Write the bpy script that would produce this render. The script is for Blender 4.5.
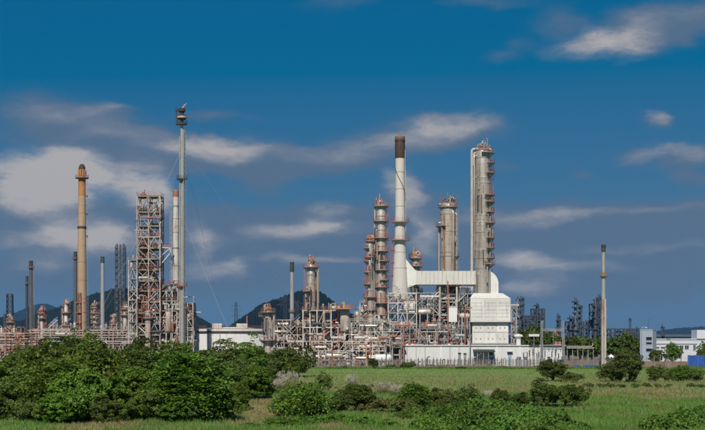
import bpy, math, random
import numpy as np
from mathutils import Vector, Matrix
random.seed(11)
for _o in list(bpy.data.objects): bpy.data.objects.remove(_o)
SC = bpy.context.scene
C = SC.collection
R = math.radians
PI = math.pi

# ---------------------------------------------------------------- camera
FOC, HZ, CX, CAMH = 1330.0, 343.0, 352.5, 7.5          # survey of the view: focal length (px of the 705 px photo), horizon row
cam_d = bpy.data.cameras.new('camera'); cam = bpy.data.objects.new('camera', cam_d); C.objects.link(cam)
cam_d.sensor_width = 36.0; cam_d.lens = 36.0*FOC/705.0
cam_d.shift_y = (HZ-215.0)/705.0
cam_d.clip_start = 1.0; cam_d.clip_end = 90000
cam.location = (0, 0, CAMH); cam.rotation_euler = (PI/2, 0, 0)
SC.camera = cam

# ---------------------------------------------------------------- light
SUN_AZ, SUN_EL = 189.0, 45.0           # clockwise from +Y: behind the camera, a little to the left
sd = Vector((math.sin(R(SUN_AZ))*math.cos(R(SUN_EL)), math.cos(R(SUN_AZ))*math.cos(R(SUN_EL)), math.sin(R(SUN_EL))))
sun_d = bpy.data.lights.new('sun', 'SUN'); sun = bpy.data.objects.new('sun', sun_d); C.objects.link(sun)
sun_d.energy = 4.4; sun_d.angle = R(0.6); sun_d.color = (1.0, 0.95, 0.87)
sun.rotation_euler = sd.to_track_quat('Z', 'Y').to_euler(); sun.location = (0, -50, 120)
SC.view_settings.view_transform = 'Standard'; SC.view_settings.look = 'None'
SC.view_settings.exposure = 0.0; SC.view_settings.gamma = 1.0; SC.view_settings.use_curve_mapping = False
SC.cycles.use_denoising = True
SC.cycles.max_bounces = 4; SC.cycles.diffuse_bounces = 2; SC.cycles.transmission_bounces = 3
SC.cycles.volume_bounces = 0; SC.cycles.transparent_max_bounces = 8
SC.cycles.use_adaptive_sampling = True; SC.cycles.adaptive_threshold = 0.015

HAZE = 0.000026                         # per metre
# ---------------------------------------------------------------- sky
world = bpy.data.worlds.new('World'); SC.world = world; world.use_nodes = True
wt = world.node_tree; wt.nodes.clear(); WL = wt.links.new
def wn(kind, **kw):
    n = wt.nodes.new(kind)
    for k, v in kw.items(): setattr(n, k, v)
    return n
def wmath(op, a, b=None, c=None, clamp=False):
    n = wn('ShaderNodeMath', operation=op, use_clamp=clamp)
    for i, v in enumerate((a, b, c)):
        if v is None: continue
        if isinstance(v, (int, float)): n.inputs[i].default_value = v
        else: WL(v, n.inputs[i])
    return n.outputs[0]
sky = wn('ShaderNodeTexSky', sky_type='NISHITA', sun_disc=False)
sky.sun_elevation = R(SUN_EL); sky.sun_rotation = R(SUN_AZ); sky.altitude = 50
sky.air_density = 1.0; sky.dust_density = 0.3; sky.ozone_density = 3.0
# the photograph's polarised sky: a deeper, more saturated version of the same sky, per channel
SKYP = ((2.7, 0.36, 0.60), (0.0, 0.60, 0.535), (0.0, 1.68, 0.28))
sep = wn('ShaderNodeSeparateColor'); WL(sky.outputs[0], sep.inputs[0])
comb = wn('ShaderNodeCombineColor')
for i, (o_, a, p) in enumerate(SKYP):
    v_ = wmath('MAXIMUM', wmath('SUBTRACT', sep.outputs[i], o_), 0.0)
    WL(wmath('MULTIPLY', wmath('POWER', v_, p), a), comb.inputs[i])
# clouds in azimuth / elevation
tc = wn('ShaderNodeTexCoord'); sx = wn('ShaderNodeSeparateXYZ'); WL(tc.outputs['Generated'], sx.inputs[0])
az = wmath('ARCTAN2', sx.outputs[0], sx.outputs[1]); el = wmath('ARCSINE', sx.outputs[2])
pv = wn('ShaderNodeCombineXYZ'); WL(az, pv.inputs[0]); WL(el, pv.inputs[1])
def wnoise(scale, detail, vec, rough=0.5):
    n = wn('ShaderNodeTexNoise'); n.inputs['Scale'].default_value = scale; n.inputs['Detail'].default_value = detail
    n.inputs['Roughness'].default_value = rough; WL(vec, n.inputs['Vector']); return n
def vmul(v, t, add=None):
    n = wn('ShaderNodeVectorMath', operation='MULTIPLY_ADD'); WL(v, n.inputs[0]); n.inputs[1].default_value = t
    n.inputs[2].default_value = add or (0, 0, 0); return n.outputs[0]
stretch = vmul(pv.outputs[0], (1.0, 2.2, 1.0))
warp = wnoise(20.0, 6.0, stretch, 0.58)
wadd = wn('ShaderNodeVectorMath', operation='MULTIPLY_ADD')
WL(warp.outputs['Color'], wadd.inputs[0]); wadd.inputs[1].default_value = (0.046, 0.022, 0.0)
wsub = wn('ShaderNodeVectorMath', operation='ADD'); WL(pv.outputs[0], wsub.inputs[0]); wsub.inputs[1].default_value = (-0.023, -0.011, 0)
WL(wsub.outputs[0], wadd.inputs[2])
PW = wadd.outputs[0]
def sky_angles(px, py):
    a = math.atan((px-CX)/FOC); return a, math.atan((HZ-py)/FOC*math.cos(a))
GROW = 1.15
def blobs(lst):
    acc = None; P = PW                     # each step hangs on the one before, which keeps the shader's stack small
    for px, py, rx, ry, w in lst:
        a, e = sky_angles(px, py); ia, ie = FOC/(rx*GROW), FOC/(ry*GROW)
        ln = wn('ShaderNodeVectorMath', operation='LENGTH'); WL(vmul(P, (ia, ie, 0), (-a*ia, -e*ie, 0)), ln.inputs[0])
        mr = wn('ShaderNodeMapRange', interpolation_type='SMOOTHSTEP'); WL(ln.outputs['Value'], mr.inputs['Value'])
        mr.inputs['From Min'].default_value = 0.0; mr.inputs['From Max'].default_value = 1.5
        mr.inputs['To Min'].default_value = 1.0; mr.inputs['To Max'].default_value = 0.0
        acc = wmath('MULTIPLY', mr.outputs[0], w) if acc is None else wmath('MULTIPLY_ADD', mr.outputs[0], w, acc)
        ch_ = wn('ShaderNodeVectorMath', operation='MULTIPLY_ADD'); WL(acc, ch_.inputs[0]); ch_.inputs[1].default_value = (0, 0, 1e-9); WL(P, ch_.inputs[2]); P = ch_.outputs[0]
    return acc
SHADE = [(50,112,60,17,.7),(95,126,60,18,.75),(130,150,60,20,.8),(20,140,40,10,.4),(175,160,50,17,.6),(225,156,70,17,.8),(262,180,32,13,.65),(295,163,70,13,.75),
         (350,156,60,12,.7),(400,142,56,12,.7),(452,128,54,16,.8),(40,215,90,24,.7),(120,235,90,24,.7),(60,262,110,18,.6),(180,225,60,24,.55),(215,255,60,24,.6),
         (265,225,70,18,.65),(330,232,70,16,.6),(325,215,36,14,.5),(310,255,80,12,.5),(420,222,40,30,.65),(375,240,50,20,.5),(400,198,26,28,.5),(540,226,110,18,.8),
         (640,217,120,15,.75),(695,218,60,14,.55),(520,247,90,15,.6),(600,262,160,24,.6),(560,288,180,22,.5),(120,285,140,18,.45),(610,42,66,16,.55),(655,28,56,18,.6),(695,12,56,16,.55),
         (558,18,26,14,.45),(655,123,16,11,.55),(652,157,38,10,.6),(692,158,20,12,.6),(694,180,22,9,.6),(578,173,16,7,.4),(500,58,22,7,.4),(515,45,16,5,.25),(335,2,34,7,.45),(215,117,34,7,.5),(490,2,44,6,.4),(505,163,14,6,.4),(180,262,300,46,.34),(420,258,260,42,.34),(620,250,260,50,.36)]
LIT = [(46,176,44,24,1.5),(22,192,40,20,1.2),(72,166,28,20,1.0),(84,190,30,16,.6),(82,228,40,13,1.0),(105,242,36,13,1.0),(60,238,28,12,.6),(138,182,32,20,1.1),(150,198,26,14,.6),
       (232,152,50,12,.62),(205,150,40,11,.5),(198,240,14,20,.6),(212,270,32,9,.7),(236,262,16,9,.6),(215,238,20,7,.4),(285,226,44,7,.6),(325,211,24,9,.6),(330,230,40,6,.45),(275,236,30,6,.4),(288,256,30,6,.55),(335,259,36,6,.5),
       (456,124,42,12,.68),(430,132,36,10,.5),(392,143,46,9,.5),(340,155,50,9,.5),(412,205,15,16,.55),(425,234,18,20,.85),(406,188,16,15,.6),(390,180,12,10,.4),(510,217,56,9,.5),(570,215,34,8,.5),(515,257,28,9,.65),(560,267,60,7,.55),(535,262,30,8,.4),
       (645,209,70,5,.35),(600,46,42,13,.85),(596,34,18,11,.6),(640,36,20,16,.7),(680,14,40,10,.35),(655,121,12,9,.55),(662,151,24,7,.55),(640,160,20,6,.4),(696,154,16,9,.5),(10,238,26,12,.5),(42,262,36,10,.5),
       (310,230,30,6,.4),(55,113,50,9,.45),(115,132,40,9,.45),(160,146,34,9,.35),(540,283,36,12,.45),(520,292,24,8,.4),(100,106,30,6,.35),(625,250,60,5,.3),(690,245,40,5,.25)]
b_sh, b_li = blobs(SHADE), blobs(LIT)
fbm = wnoise(30.0, 8.0, vmul(PW, (1.0, 2.6, 1.0)), 0.62).outputs[0]
far_n = wnoise(4.2, 6.0, vmul(PW, (1.0, 2.6, 1.0), (3.7, 1.3, 0.4)), 0.55).outputs[0]
# the same kind of broken cloud goes on all round, outside the view
absaz = wmath('ABSOLUTE', az)
side = wn('ShaderNodeMapRange', interpolation_type='SMOOTHSTEP'); WL(absaz, side.inputs[0]); side.inputs[1].default_value = 0.27; side.inputs[2].default_value = 0.40
up = wn('ShaderNodeMapRange', interpolation_type='SMOOTHSTEP'); WL(el, up.inputs[0]); up.inputs[1].default_value = 0.27; up.inputs[2].default_value = 0.40
outside = wmath('MAXIMUM', side.outputs[0], up.outputs[0])
gen = wmath('MULTIPLY', outside, wmath('MULTIPLY_ADD', far_n, 5.0, -2.55, clamp=True))
d_sh = wmath('ADD', b_sh, gen)
def shaped(v, k, lo, hi):
    t = wmath('MULTIPLY', v, wmath('MULTIPLY_ADD', fbm, k, 1.0-0.5*k))
    m = wn('ShaderNodeMapRange', interpolation_type='SMOOTHSTEP'); WL(t, m.inputs[0]); m.inputs[1].default_value = lo; m.inputs[2].default_value = hi
    return m.outputs[0]
m_sh = wmath('MULTIPLY', shaped(d_sh, 1.9, 0.0, 0.80), 0.86)
m_li = wmath('MULTIPLY', shaped(wmath('MULTIPLY_ADD', gen, 0.5, b_li), 2.2, 0.02, 1.35), 0.92)
def wmix(f, a, b):
    n = wn('ShaderNodeMix', data_type='RGBA'); WL(f, n.inputs[0])
    for i, v in ((6, a), (7, b)):
        if isinstance(v, tuple): n.inputs[i].default_value = v
        else: WL(v, n.inputs[i])
    return n.outputs[2]
CLOUD_SH, CLOUD_LI = (0.102, 0.158, 0.242, 1), (0.45, 0.43, 0.43, 1)
SKYS = 0.10
bg = wn('ShaderNodeBackground'); bg.inputs[1].default_value = SKYS
def sc4(c): return tuple(x/SKYS for x in c[:3]) + (1,)
col = wmix(m_li, wmix(m_sh, comb.outputs[0], sc4(CLOUD_SH)), sc4(CLOUD_LI))
WL(col, bg.inputs[0])
wo = wn('ShaderNodeOutputWorld'); WL(bg.outputs[0], wo.inputs[0])
world.cycles.sampling_method = 'MANUAL'; world.cycles.sample_map_resolution = 512

# ---------------------------------------------------------------- materials
def material(name, base, rough=0.6, metal=0.0, var=0.25, scale=0.5, stain=None, stain_amt=0.0, stretch=(1, 1, 0.12), second=None, bump=0.0):
    m = bpy.data.materials.new(name); m.use_nodes = True; t = m.node_tree; L = t.links.new
    b = t.nodes['Principled BSDF']; b.inputs['Roughness'].default_value = rough; b.inputs['Metallic'].default_value = metal
    if rough >= .85: b.inputs['Specular IOR Level'].default_value = 0.08
    geo = t.nodes.new('ShaderNodeNewGeometry'); oi = t.nodes.new('ShaderNodeObjectInfo')
    n = t.nodes.new('ShaderNodeTexNoise'); n.inputs['Scale'].default_value = scale; n.inputs['Detail'].default_value = 5
    L(geo.outputs['Position'], n.inputs['Vector'])
    dark = tuple(c*(1-var) for c in base)+(1,); lite = tuple(min(1, c*(1+var)) for c in base)+(1,)
    mx = t.nodes.new('ShaderNodeMix'); mx.data_type = 'RGBA'; L(n.outputs[0], mx.inputs[0])
    mx.inputs[6].default_value = dark; mx.inputs[7].default_value = lite if second is None else second+(1,)
    out = mx.outputs[2]
    if stain:
        mp = t.nodes.new('ShaderNodeMapping'); mp.inputs['Scale'].default_value = stretch; L(geo.outputs['Position'], mp.inputs[0])
        n2 = t.nodes.new('ShaderNodeTexNoise'); n2.inputs['Scale'].default_value = 1.3; n2.inputs['Detail'].default_value = 6
        n2.inputs['Roughness'].default_value = 0.65; L(mp.outputs[0], n2.inputs['Vector'])
        r = t.nodes.new('ShaderNodeMapRange'); r.inputs[1].default_value = 0.62-0.22*stain_amt; r.inputs[2].default_value = 0.78-0.1*stain_amt; L(n2.outputs[0], r.inputs[0])
        ml = t.nodes.new('ShaderNodeMath'); ml.operation = 'MULTIPLY'; ml.inputs[1].default_value = 0.8; L(r.outputs[0], ml.inputs[0])
        m2 = t.nodes.new('ShaderNodeMix'); m2.data_type = 'RGBA'; L(ml.outputs[0], m2.inputs[0]); L(out, m2.inputs[6]); m2.inputs[7].default_value = stain+(1,)
        out = m2.outputs[2]
    hv = t.nodes.new('ShaderNodeHueSaturation'); L(out, hv.inputs['Color'])
    mr = t.nodes.new('ShaderNodeMapRange'); mr.inputs[3].default_value = 0.86; mr.inputs[4].default_value = 1.12; L(oi.outputs['Random'], mr.inputs[0]); L(mr.outputs[0], hv.inputs['Value'])
    L(hv.outputs[0], b.inputs['Base Color'])
    if bump:
        bp = t.nodes.new('ShaderNodeBump'); bp.inputs['Strength'].default_value = bump; bp.inputs['Distance'].default_value = 0.2
        L(n.outputs[0], bp.inputs['Height']); L(bp.outputs[0], b.inputs['Normal'])
    return m
RUST = (0.20, 0.085, 0.045)
M = {
 'white':   material('weathered_white_paint', (0.54, 0.495, 0.44), 0.6, 0, 0.25, 0.4, RUST, 0.5),
 'wall':    material('white_render', (0.70, 0.69, 0.66), 0.8, 0, 0.08, 0.3, (0.46, 0.42, 0.37), 0.3, (1, 1, 0.12)),
 'duct':    material('white_duct_cladding', (0.66, 0.635, 0.59), 0.7, 0, 0.08, 0.3, (0.40, 0.33, 0.27), 0.35, (1, 1, 0.1)),
 'steel':   material('grey_galvanised_steel', (0.36, 0.36, 0.35), 0.5, 0.3, 0.2, 0.5, RUST, 0.3),
 'pale':    material('pale_primer_steel', (0.50, 0.43, 0.37), 0.6, 0.0, 0.25, 0.6, RUST, 0.85),
 'clad':    material('aluminium_cladding', (0.60, 0.52, 0.45), 0.42, 0.42, 0.22, 0.5, (0.17, 0.115, 0.08), 0.8, (1, 1, 0.06)),
 'clad2':   material('dull_aluminium_cladding', (0.52, 0.44, 0.365), 0.42, 0.42, 0.2, 0.35, (0.16, 0.09, 0.06), 0.5, (1, 1, 0.06)),
 'red':     material('red_oxide_paint', (0.38, 0.125, 0.09), 0.6, 0, 0.3, 0.7, (0.30, 0.16, 0.11), 0.3),
 'rust':    material('rusty_brown_steel', (0.26, 0.12, 0.075), 0.75, 0, 0.3, 0.8, (0.4, 0.3, 0.24), 0.3),
 'orange':  material('orange_paint', (0.40, 0.165, 0.08), 0.6, 0, 0.2, 0.7),
 'yellow':  material('yellow_paint', (0.60, 0.34, 0.05), 0.6, 0, 0.2, 0.7),
 'tan':     material('tan_brick_render', (0.44, 0.31, 0.205), 0.85, 0, 0.12, 0.3, (0.36, 0.18, 0.08), 0.35, (1, 1, 0.08)),
 'tantop':  material('scorched_orange_render', (0.46, 0.22, 0.09), 0.85, 0, 0.2, 0.4, (0.10, 0.06, 0.05), 0.4, (1, 1, 0.15)),
 'soot':    material('sooty_brown_metal', (0.055, 0.032, 0.026), 0.8, 0, 0.4, 0.8, (0.17, 0.06, 0.03), 0.3),
 'concrete':material('pale_concrete', (0.53, 0.49, 0.45), 0.85, 0, 0.08, 0.25, (0.36, 0.26, 0.21), 0.3, (1, 1, 0.08)),
 'dark':    material('dark_steel', (0.055, 0.058, 0.06), 0.6, 0.2, 0.3, 0.5),
 'blue_st': material('dark_stack_steel', (0.10, 0.105, 0.11), 0.55, 0.2, 0.2, 0.4, (0.05, 0.04, 0.04), 0.3),
 'far':     material('far_shaded_steel', (0.042, 0.056, 0.076), 0.7, 0.1, 0.3, 0.1),  # grey steel, with cloud shade and blue haze put into its colour
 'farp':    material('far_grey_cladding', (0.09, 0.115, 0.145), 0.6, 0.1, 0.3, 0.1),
 'blue':    material('blue_paint', (0.03, 0.11, 0.36), 0.5, 0, 0.2, 0.6),
 'tarp':    material('blue_tarpaulin', (0.03, 0.09, 0.33), 0.6, 0, 0.3, 0.7, (0.08, 0.16, 0.4), 0.3),
 'glass':   material('dark_window_glass', (0.02, 0.025, 0.03), 0.08, 0, 0.1, 0.5),
 'bwall':   material('building_white_paint', (0.56, 0.58, 0.60), 0.8, 0, 0.06, 0.2, (0.4, 0.4, 0.4), 0.1),
 'bgrey':   material('building_blue_grey_paint', (0.33, 0.39, 0.45), 0.8, 0, 0.06, 0.2),
 'fence':   material('weathered_concrete_post', (0.24, 0.21, 0.18), 0.9, 0, 0.25, 0.6, (0.15, 0.12, 0.09), 0.5),
 'wire':    material('rusty_fence_wire', (0.19, 0.16, 0.135), 0.8, 0, 0.2, 0.6),
 'brickw':  material('reddish_boundary_wall', (0.25, 0.17, 0.13), 0.9, 0, 0.25, 0.5, (0.12, 0.09, 0.07), 0.5),
 'bark':    material('bark', (0.10, 0.07, 0.05), 0.95, 0, 0.3, 2.0),
 'plume':   material('reed_plume', (0.50, 0.45, 0.36), 0.9, 0, 0.2, 2.0),
 'yard':    material('dusty_yard', (0.21, 0.165, 0.13), 0.95, 0, 0.3, 0.15),
 'hill':    material('shaded_forested_hill', (0.008, 0.017, 0.014), 0.95, 0, 0.5, 0.006, second=(0.012, 0.021, 0.016)),  # forest green darkened in the colour to stand for cloud shadow
}
def leaf_material(name, c1, c2, scale=0.8, trans=0.28):
    m = bpy.data.materials.new(name); m.use_nodes = True; t = m.node_tree; L = t.links.new
    b = t.nodes['Principled BSDF']; b.inputs['Roughness'].default_value = 0.55; b.inputs['Specular IOR Level'].default_value = 0.2
    geo = t.nodes.new('ShaderNodeNewGeometry'); oi = t.nodes.new('ShaderNodeObjectInfo')
    n = t.nodes.new('ShaderNodeTexNoise'); n.inputs['Scale'].default_value = scale; n.inputs['Detail'].default_value = 4; L(geo.outputs['Position'], n.inputs['Vector'])
    ad = t.nodes.new('ShaderNodeMath'); ad.operation = 'MULTIPLY_ADD'; L(geo.outputs['Random Per Island'], ad.inputs[0]); ad.inputs[1].default_value = 0.75
    sb = t.nodes.new('ShaderNodeMath'); sb.operation = 'MULTIPLY_ADD'; L(n.outputs[0], sb.inputs[0]); sb.inputs[1].default_value = 2.0; sb.inputs[2].default_value = -0.87
    L(sb.outputs[0], ad.inputs[2])
    mx = t.nodes.new('ShaderNodeMix'); mx.data_type = 'RGBA'; mx.clamp_factor = True; L(ad.outputs[0], mx.inputs[0]); mx.inputs[6].default_value = c1+(1,); mx.inputs[7].default_value = c2+(1,)
    hv = t.nodes.new('ShaderNodeHueSaturation'); L(mx.outputs[2], hv.inputs['Color'])
    mr = t.nodes.new('ShaderNodeMapRange'); mr.inputs[3].default_value = 0.75; mr.inputs[4].default_value = 1.2; L(oi.outputs['Random'], mr.inputs[0]); L(mr.outputs[0], hv.inputs['Value'])
    mh = t.nodes.new('ShaderNodeMapRange'); mh.inputs[3].default_value = 0.485; mh.inputs[4].default_value = 0.515; L(oi.outputs['Random'], mh.inputs[0]); L(mh.outputs[0], hv.inputs['Hue'])
    L(hv.outputs[0], b.inputs['Base Color'])
    tr = t.nodes.new('ShaderNodeBsdfTranslucent'); L(hv.outputs[0], tr.inputs[0])
    ms = t.nodes.new('ShaderNodeMixShader'); ms.inputs[0].default_value = trans; L(b.outputs[0], ms.inputs[1]); L(tr.outputs[0], ms.inputs[2])
    L(ms.outputs[0], t.nodes['Material Output'].inputs[0])
    return m
LEAF = {
 'dark':  leaf_material('dark_leaves', (0.038, 0.064, 0.010), (0.145, 0.200, 0.030)),
 'mid':   leaf_material('mid_green_leaves', (0.050, 0.090, 0.010), (0.190, 0.275, 0.034)),
 'olive': leaf_material('olive_leaves', (0.054, 0.086, 0.016), (0.190, 0.245, 0.052)),
 'fresh': leaf_material('fresh_green_leaves', (0.050, 0.112, 0.010), (0.190, 0.315, 0.038)),
 'vine':  leaf_material('vine_leaves', (0.044, 0.100, 0.012), (0.175, 0.300, 0.046), 0.5),
 'yel':   leaf_material('yellow_green_leaves', (0.08, 0.10, 0.024), (0.22, 0.22, 0.06)),
}
# ---------------------------------------------------------------- mesh builder
class MB:
    def __init__(s): s.v = []; s.f = []
    def add(s, vs, fs):
        k = len(s.v); s.v += [tuple(v) for v in vs]; s.f += [tuple(i+k for i in f) for f in fs]
    def box(s, x0, x1, y0, y1, z0, z1):
        s.add([(x0,y0,z0),(x1,y0,z0),(x1,y1,z0),(x0,y1,z0),(x0,y0,z1),(x1,y0,z1),(x1,y1,z1),(x0,y1,z1)],
              [(0,3,2,1),(4,5,6,7),(0,1,5,4),(1,2,6,5),(2,3,7,6),(3,0,4,7)]); return s
    def beam(s, p, q, w, h=None):
        p = Vector(p); q = Vector(q); d = q-p
        if d.length < 1e-6: return s
        d.normalize(); h = h or w
        u = d.cross(Vector((0,0,1)))
        if u.length < 1e-3: u = Vector((1,0,0))
        u.normalize(); n = u.cross(d)
        vs = [a+u*(i*w/2)+n*(j*h/2) for a in (p,q) for i,j in ((-1,-1),(1,-1),(1,1),(-1,1))]
        s.add(vs, [(0,3,2,1),(4,5,6,7),(0,1,5,4),(1,2,6,5),(2,3,7,6),(3,0,4,7)]); return s
    def tube(s, pts, r, n=8, caps=True):
        pts = [Vector(p) for p in pts]; rs = r if isinstance(r, (list, tuple)) else [r]*len(pts)
        ring = []; u = None
        for i, p in enumerate(pts):
            d = (pts[min(i+1, len(pts)-1)]-pts[max(i-1, 0)]).normalized()
            if u is None:
                u = d.cross(Vector((0,0,1)))
                if u.length < 1e-3: u = Vector((1,0,0))
            u = (u-d*u.dot(d)); u.normalize(); w = d.cross(u)
            ring.append([p+(u*math.cos(2*PI*k/n)+w*math.sin(2*PI*k/n))*rs[i] for k in range(n)])
        vs = [v for rr in ring for v in rr]; fs = []
        for i in range(len(pts)-1):
            for k in range(n):
                a, b = i*n+k, i*n+(k+1) % n; fs.append((a, b, b+n, a+n))
        if caps: fs.append(tuple(range(n-1, -1, -1))); fs.append(tuple((len(pts)-1)*n+k for k in range(n)))
        s.add(vs, fs); return s
    def lathe(s, prof, n=24, c=(0,0)):
        vs = [(c[0]+r*math.cos(2*PI*k/n), c[1]+r*math.sin(2*PI*k/n), z) for r, z in prof for k in range(n)]; fs = []
        for i in range(len(prof)-1):
            for k in range(n):
                a, b = i*n+k, i*n+(k+1) % n; fs.append((a, b, b+n, a+n))
        fs.append(tuple(range(n-1, -1, -1))); fs.append(tuple((len(prof)-1)*n+k for k in range(n)))
        s.add(vs, fs); return s
    def sector(s, r0, r1, a0, a1, z0, z1, n=10):
        A = [R(a0+(a1-a0)*k/n) for k in range(n+1)]
        for k in range(n):
            c0, s0, c1, s1 = math.cos(A[k]), math.sin(A[k]), math.cos(A[k+1]), math.sin(A[k+1])
            vs = [(r*c, r*q, z) for z in (z0, z1) for r, c, q in ((r0,c0,s0),(r1,c0,s0),(r1,c1,s1),(r0,c1,s1))]
            s.add(vs, [(0,3,2,1),(4,5,6,7),(0,1,5,4),(1,2,6,5),(2,3,7,6),(3,0,4,7)])
        return s
    def build(s, name, mat, parent=None, smooth=False, loc=None):
        me = bpy.data.meshes.new(name); me.from_pydata(s.v, [], s.f)
        if smooth:
            me.polygons.foreach_set('use_smooth', [True]*len(me.polygons))
        me.materials.append(M[mat] if isinstance(mat, str) else mat)
        o = bpy.data.objects.new(name, me); C.objects.link(o)
        if smooth:
            me.set_sharp_from_angle(angle=R(40))
        if parent is not None: o.parent = parent
        if loc: o.location = loc
        return o
def X(px, D): return (px-CX)*D/FOC
def Z(py, D): return CAMH+(HZ-py)*D/FOC
def GD(py): return CAMH*FOC/(py-HZ)          # distance of the flat ground seen at row py
def tag(o, label, cat, group=None, kind=None):
    if label: o['label'] = label
    if cat: o['category'] = cat
    if group: o['group'] = group
    if kind: o['kind'] = kind
    return o
def thing(name, label, cat, x, y, group=None, z=0.0, rz=0.0):
    o = bpy.data.objects.new(name, None); C.objects.link(o); o.location = (x, y, z); o.rotation_euler = (0, 0, rz); o.empty_display_size = 1
    return tag(o, label, cat, group, 'thing')

# ---------------------------------------------------------------- ground, field, hills
def ground_material():
    m = bpy.data.materials.new('field_grass'); m.use_nodes = True; t = m.node_tree; L = t.links.new
    b = t.nodes['Principled BSDF']; b.inputs['Roughness'].default_value = 0.95; b.inputs['Specular IOR Level'].default_value = 0.08
    geo = t.nodes.new('ShaderNodeNewGeometry'); P = geo.outputs['Position']
    def noise(sc, det=5, st=(1,1,1)):
        mp = t.nodes.new('ShaderNodeMapping'); mp.inputs['Scale'].default_value = st; L(P, mp.inputs[0])
        n = t.nodes.new('ShaderNodeTexNoise'); n.inputs['Scale'].default_value = sc; n.inputs['Detail'].default_value = det; L(mp.outputs[0], n.inputs['Vector']); return n.outputs[0]
    def mix(f, a, c):
        x = t.nodes.new('ShaderNodeMix'); x.data_type = 'RGBA'; L(f, x.inputs[0])
        for i, v in ((6, a), (7, c)):
            if isinstance(v, tuple): x.inputs[i].default_value = v+(1,)
            else: L(v, x.inputs[i])
        return x.outputs[2]
    def rng(v, lo, hi):
        r = t.nodes.new('ShaderNodeMapRange'); r.interpolation_type = 'SMOOTHSTEP'; L(v, r.inputs[0]); r.inputs[1].default_value = lo; r.inputs[2].default_value = hi; return r.outputs[0]
    c = mix(rng(noise(0.35, 6), 0.3, 0.7), (0.130, 0.190, 0.050), (0.205, 0.270, 0.084))
    c = mix(rng(noise(0.05, 5, (0.5, 1, 1)), 0.42, 0.66), c, (0.235, 0.285, 0.100))
    c = mix(rng(noise(0.035, 6, (0.35, 1, 1)), 0.60, 0.72), c, (0.25, 0.25, 0.10))
    sp = t.nodes.new('ShaderNodeSeparateXYZ'); L(P, sp.inputs[0])
    # dry straw patches (place, size in metres)
    for cx, cy, rx, ry in DRY:
        vm = t.nodes.new('ShaderNodeVectorMath'); vm.operation = 'MULTIPLY_ADD'; L(P, vm.inputs[0]); vm.inputs[1].default_value = (1/rx, 1/ry, 0); vm.inputs[2].default_value = (-cx/rx, -cy/ry, 0)
        ln = t.nodes.new('ShaderNodeVectorMath'); ln.operation = 'LENGTH'; L(vm.outputs[0], ln.inputs[0])
        ad = t.nodes.new('ShaderNodeMath'); ad.operation = 'MULTIPLY_ADD'; L(noise(0.16, 5), ad.inputs[0]); ad.inputs[1].default_value = 1.6; L(ln.outputs['Value'], ad.inputs[2])
        f = rng(ad.outputs[0], 1.95, 1.35)
        c = mix(f, c, (0.35, 0.31, 0.135))
    # bare yard of the plant beyond the fence
    yd = t.nodes.new('ShaderNodeMath'); yd.operation = 'MULTIPLY_ADD'; L(noise(0.2, 4), yd.inputs[0]); yd.inputs[1].default_value = 10; L(sp.outputs[1], yd.inputs[2])
    c = mix(rng(yd.outputs[0], 390, 396), c, (0.20, 0.17, 0.14))
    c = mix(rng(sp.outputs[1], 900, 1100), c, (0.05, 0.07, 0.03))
    L(c, b.inputs['Base Color'])
    bp = t.nodes.new('ShaderNodeBump'); bp.inputs['Strength'].default_value = 0.9; bp.inputs['Distance'].default_value = 0.25; L(noise(2.2, 5), bp.inputs['Height']); L(bp.outputs[0], b.inputs['Normal'])
    return m
def gxy(px, py): d = GD(py); return X(px, d), d
_ORD = ('first','second','third','fourth','fifth','sixth','seventh','eighth','ninth','tenth','eleventh','twelfth','thirteenth','fourteenth','fifteenth','sixteenth','seventeenth','eighteenth','nineteenth','twentieth')
def nth(i): return _ORD[i]
DRY = []
for px, py, rxp, dy in ((262, 414, 30, 22), (270, 404, 26, 14), (600, 396, 26, 10), (648, 394, 24, 7), (690, 398, 34, 9), (655, 399, 20, 8), (330, 428, 26, 6), (95, 428, 40, 6), (395, 391, 34, 10), (660, 391, 16, 8)):
    x, d = gxy(px, py); DRY.append((x, d, rxp*d/FOC, dy))
gm = ground_material()
g = MB(); g.add([(-20000,-2000,0),(20000,-2000,0),(20000,22000,0),(-20000,22000,0)], [(0,1,2,3)])
tag(g.build('ground', gm), 'flat grass field running from the foreground to the plant', 'ground', kind='structure')

def ridge(name, label, D, prof, depth, seed, mat='hill'):
    rng = np.random.default_rng(seed); n = 260; m = 14
    xs = np.linspace(prof[0][0], prof[-1][0], n); hs = np.interp(xs, [p[0] for p in prof], [p[1] for p in prof])
    hs = np.array([max(0.0, (HZ-h)*D/FOC+CAMH) for h in hs])
    j = np.cumsum(rng.normal(0, 1, n)); j -= np.linspace(j[0], j[-1], n)
    hs = hs+rng.normal(0, 1, n)*D*0.0002+j*D*0.00006
    vs = []; fs = []
    for k in range(m):
        t = k/(m-1); prof_t = math.sin(min(1, t*1.02)*PI)**0.8 if t < 1 else 0
        for i in range(n):
            y = D+(t-0.5)*depth+rng.normal(0, depth*0.01)
            z = hs[i]*prof_t*(1+rng.normal(0, 0.03)) if 0 < k < m-1 else -1.0
            if k == m//2: z = hs[i]
            z = min(z, hs[i]*1.0) if k != m//2 else z
            vs.append(((xs[i]-CX)*D/FOC*(y/D), y, z))
    for k in range(m-1):
        for i in range(n-1):
            a = k*n+i; fs.append((a, a+1, a+n+1, a+n))
    b = MB(); b.v = vs; b.f = fs
    return tag(b.build(name, mat, smooth=True), label, 'hill', kind='structure')
ridge('hill', 'dark forested ridge behind the left stacks', 5200, [(-260,330),(-120,322),(-40,312),(0,317),(20,321),(38,313),(50,310),(62,305),(80,298),(100,292),(118,289),(140,291),(165,300),(190,312),(212,324),(232,334),(250,343)], 1400, 3)
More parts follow.
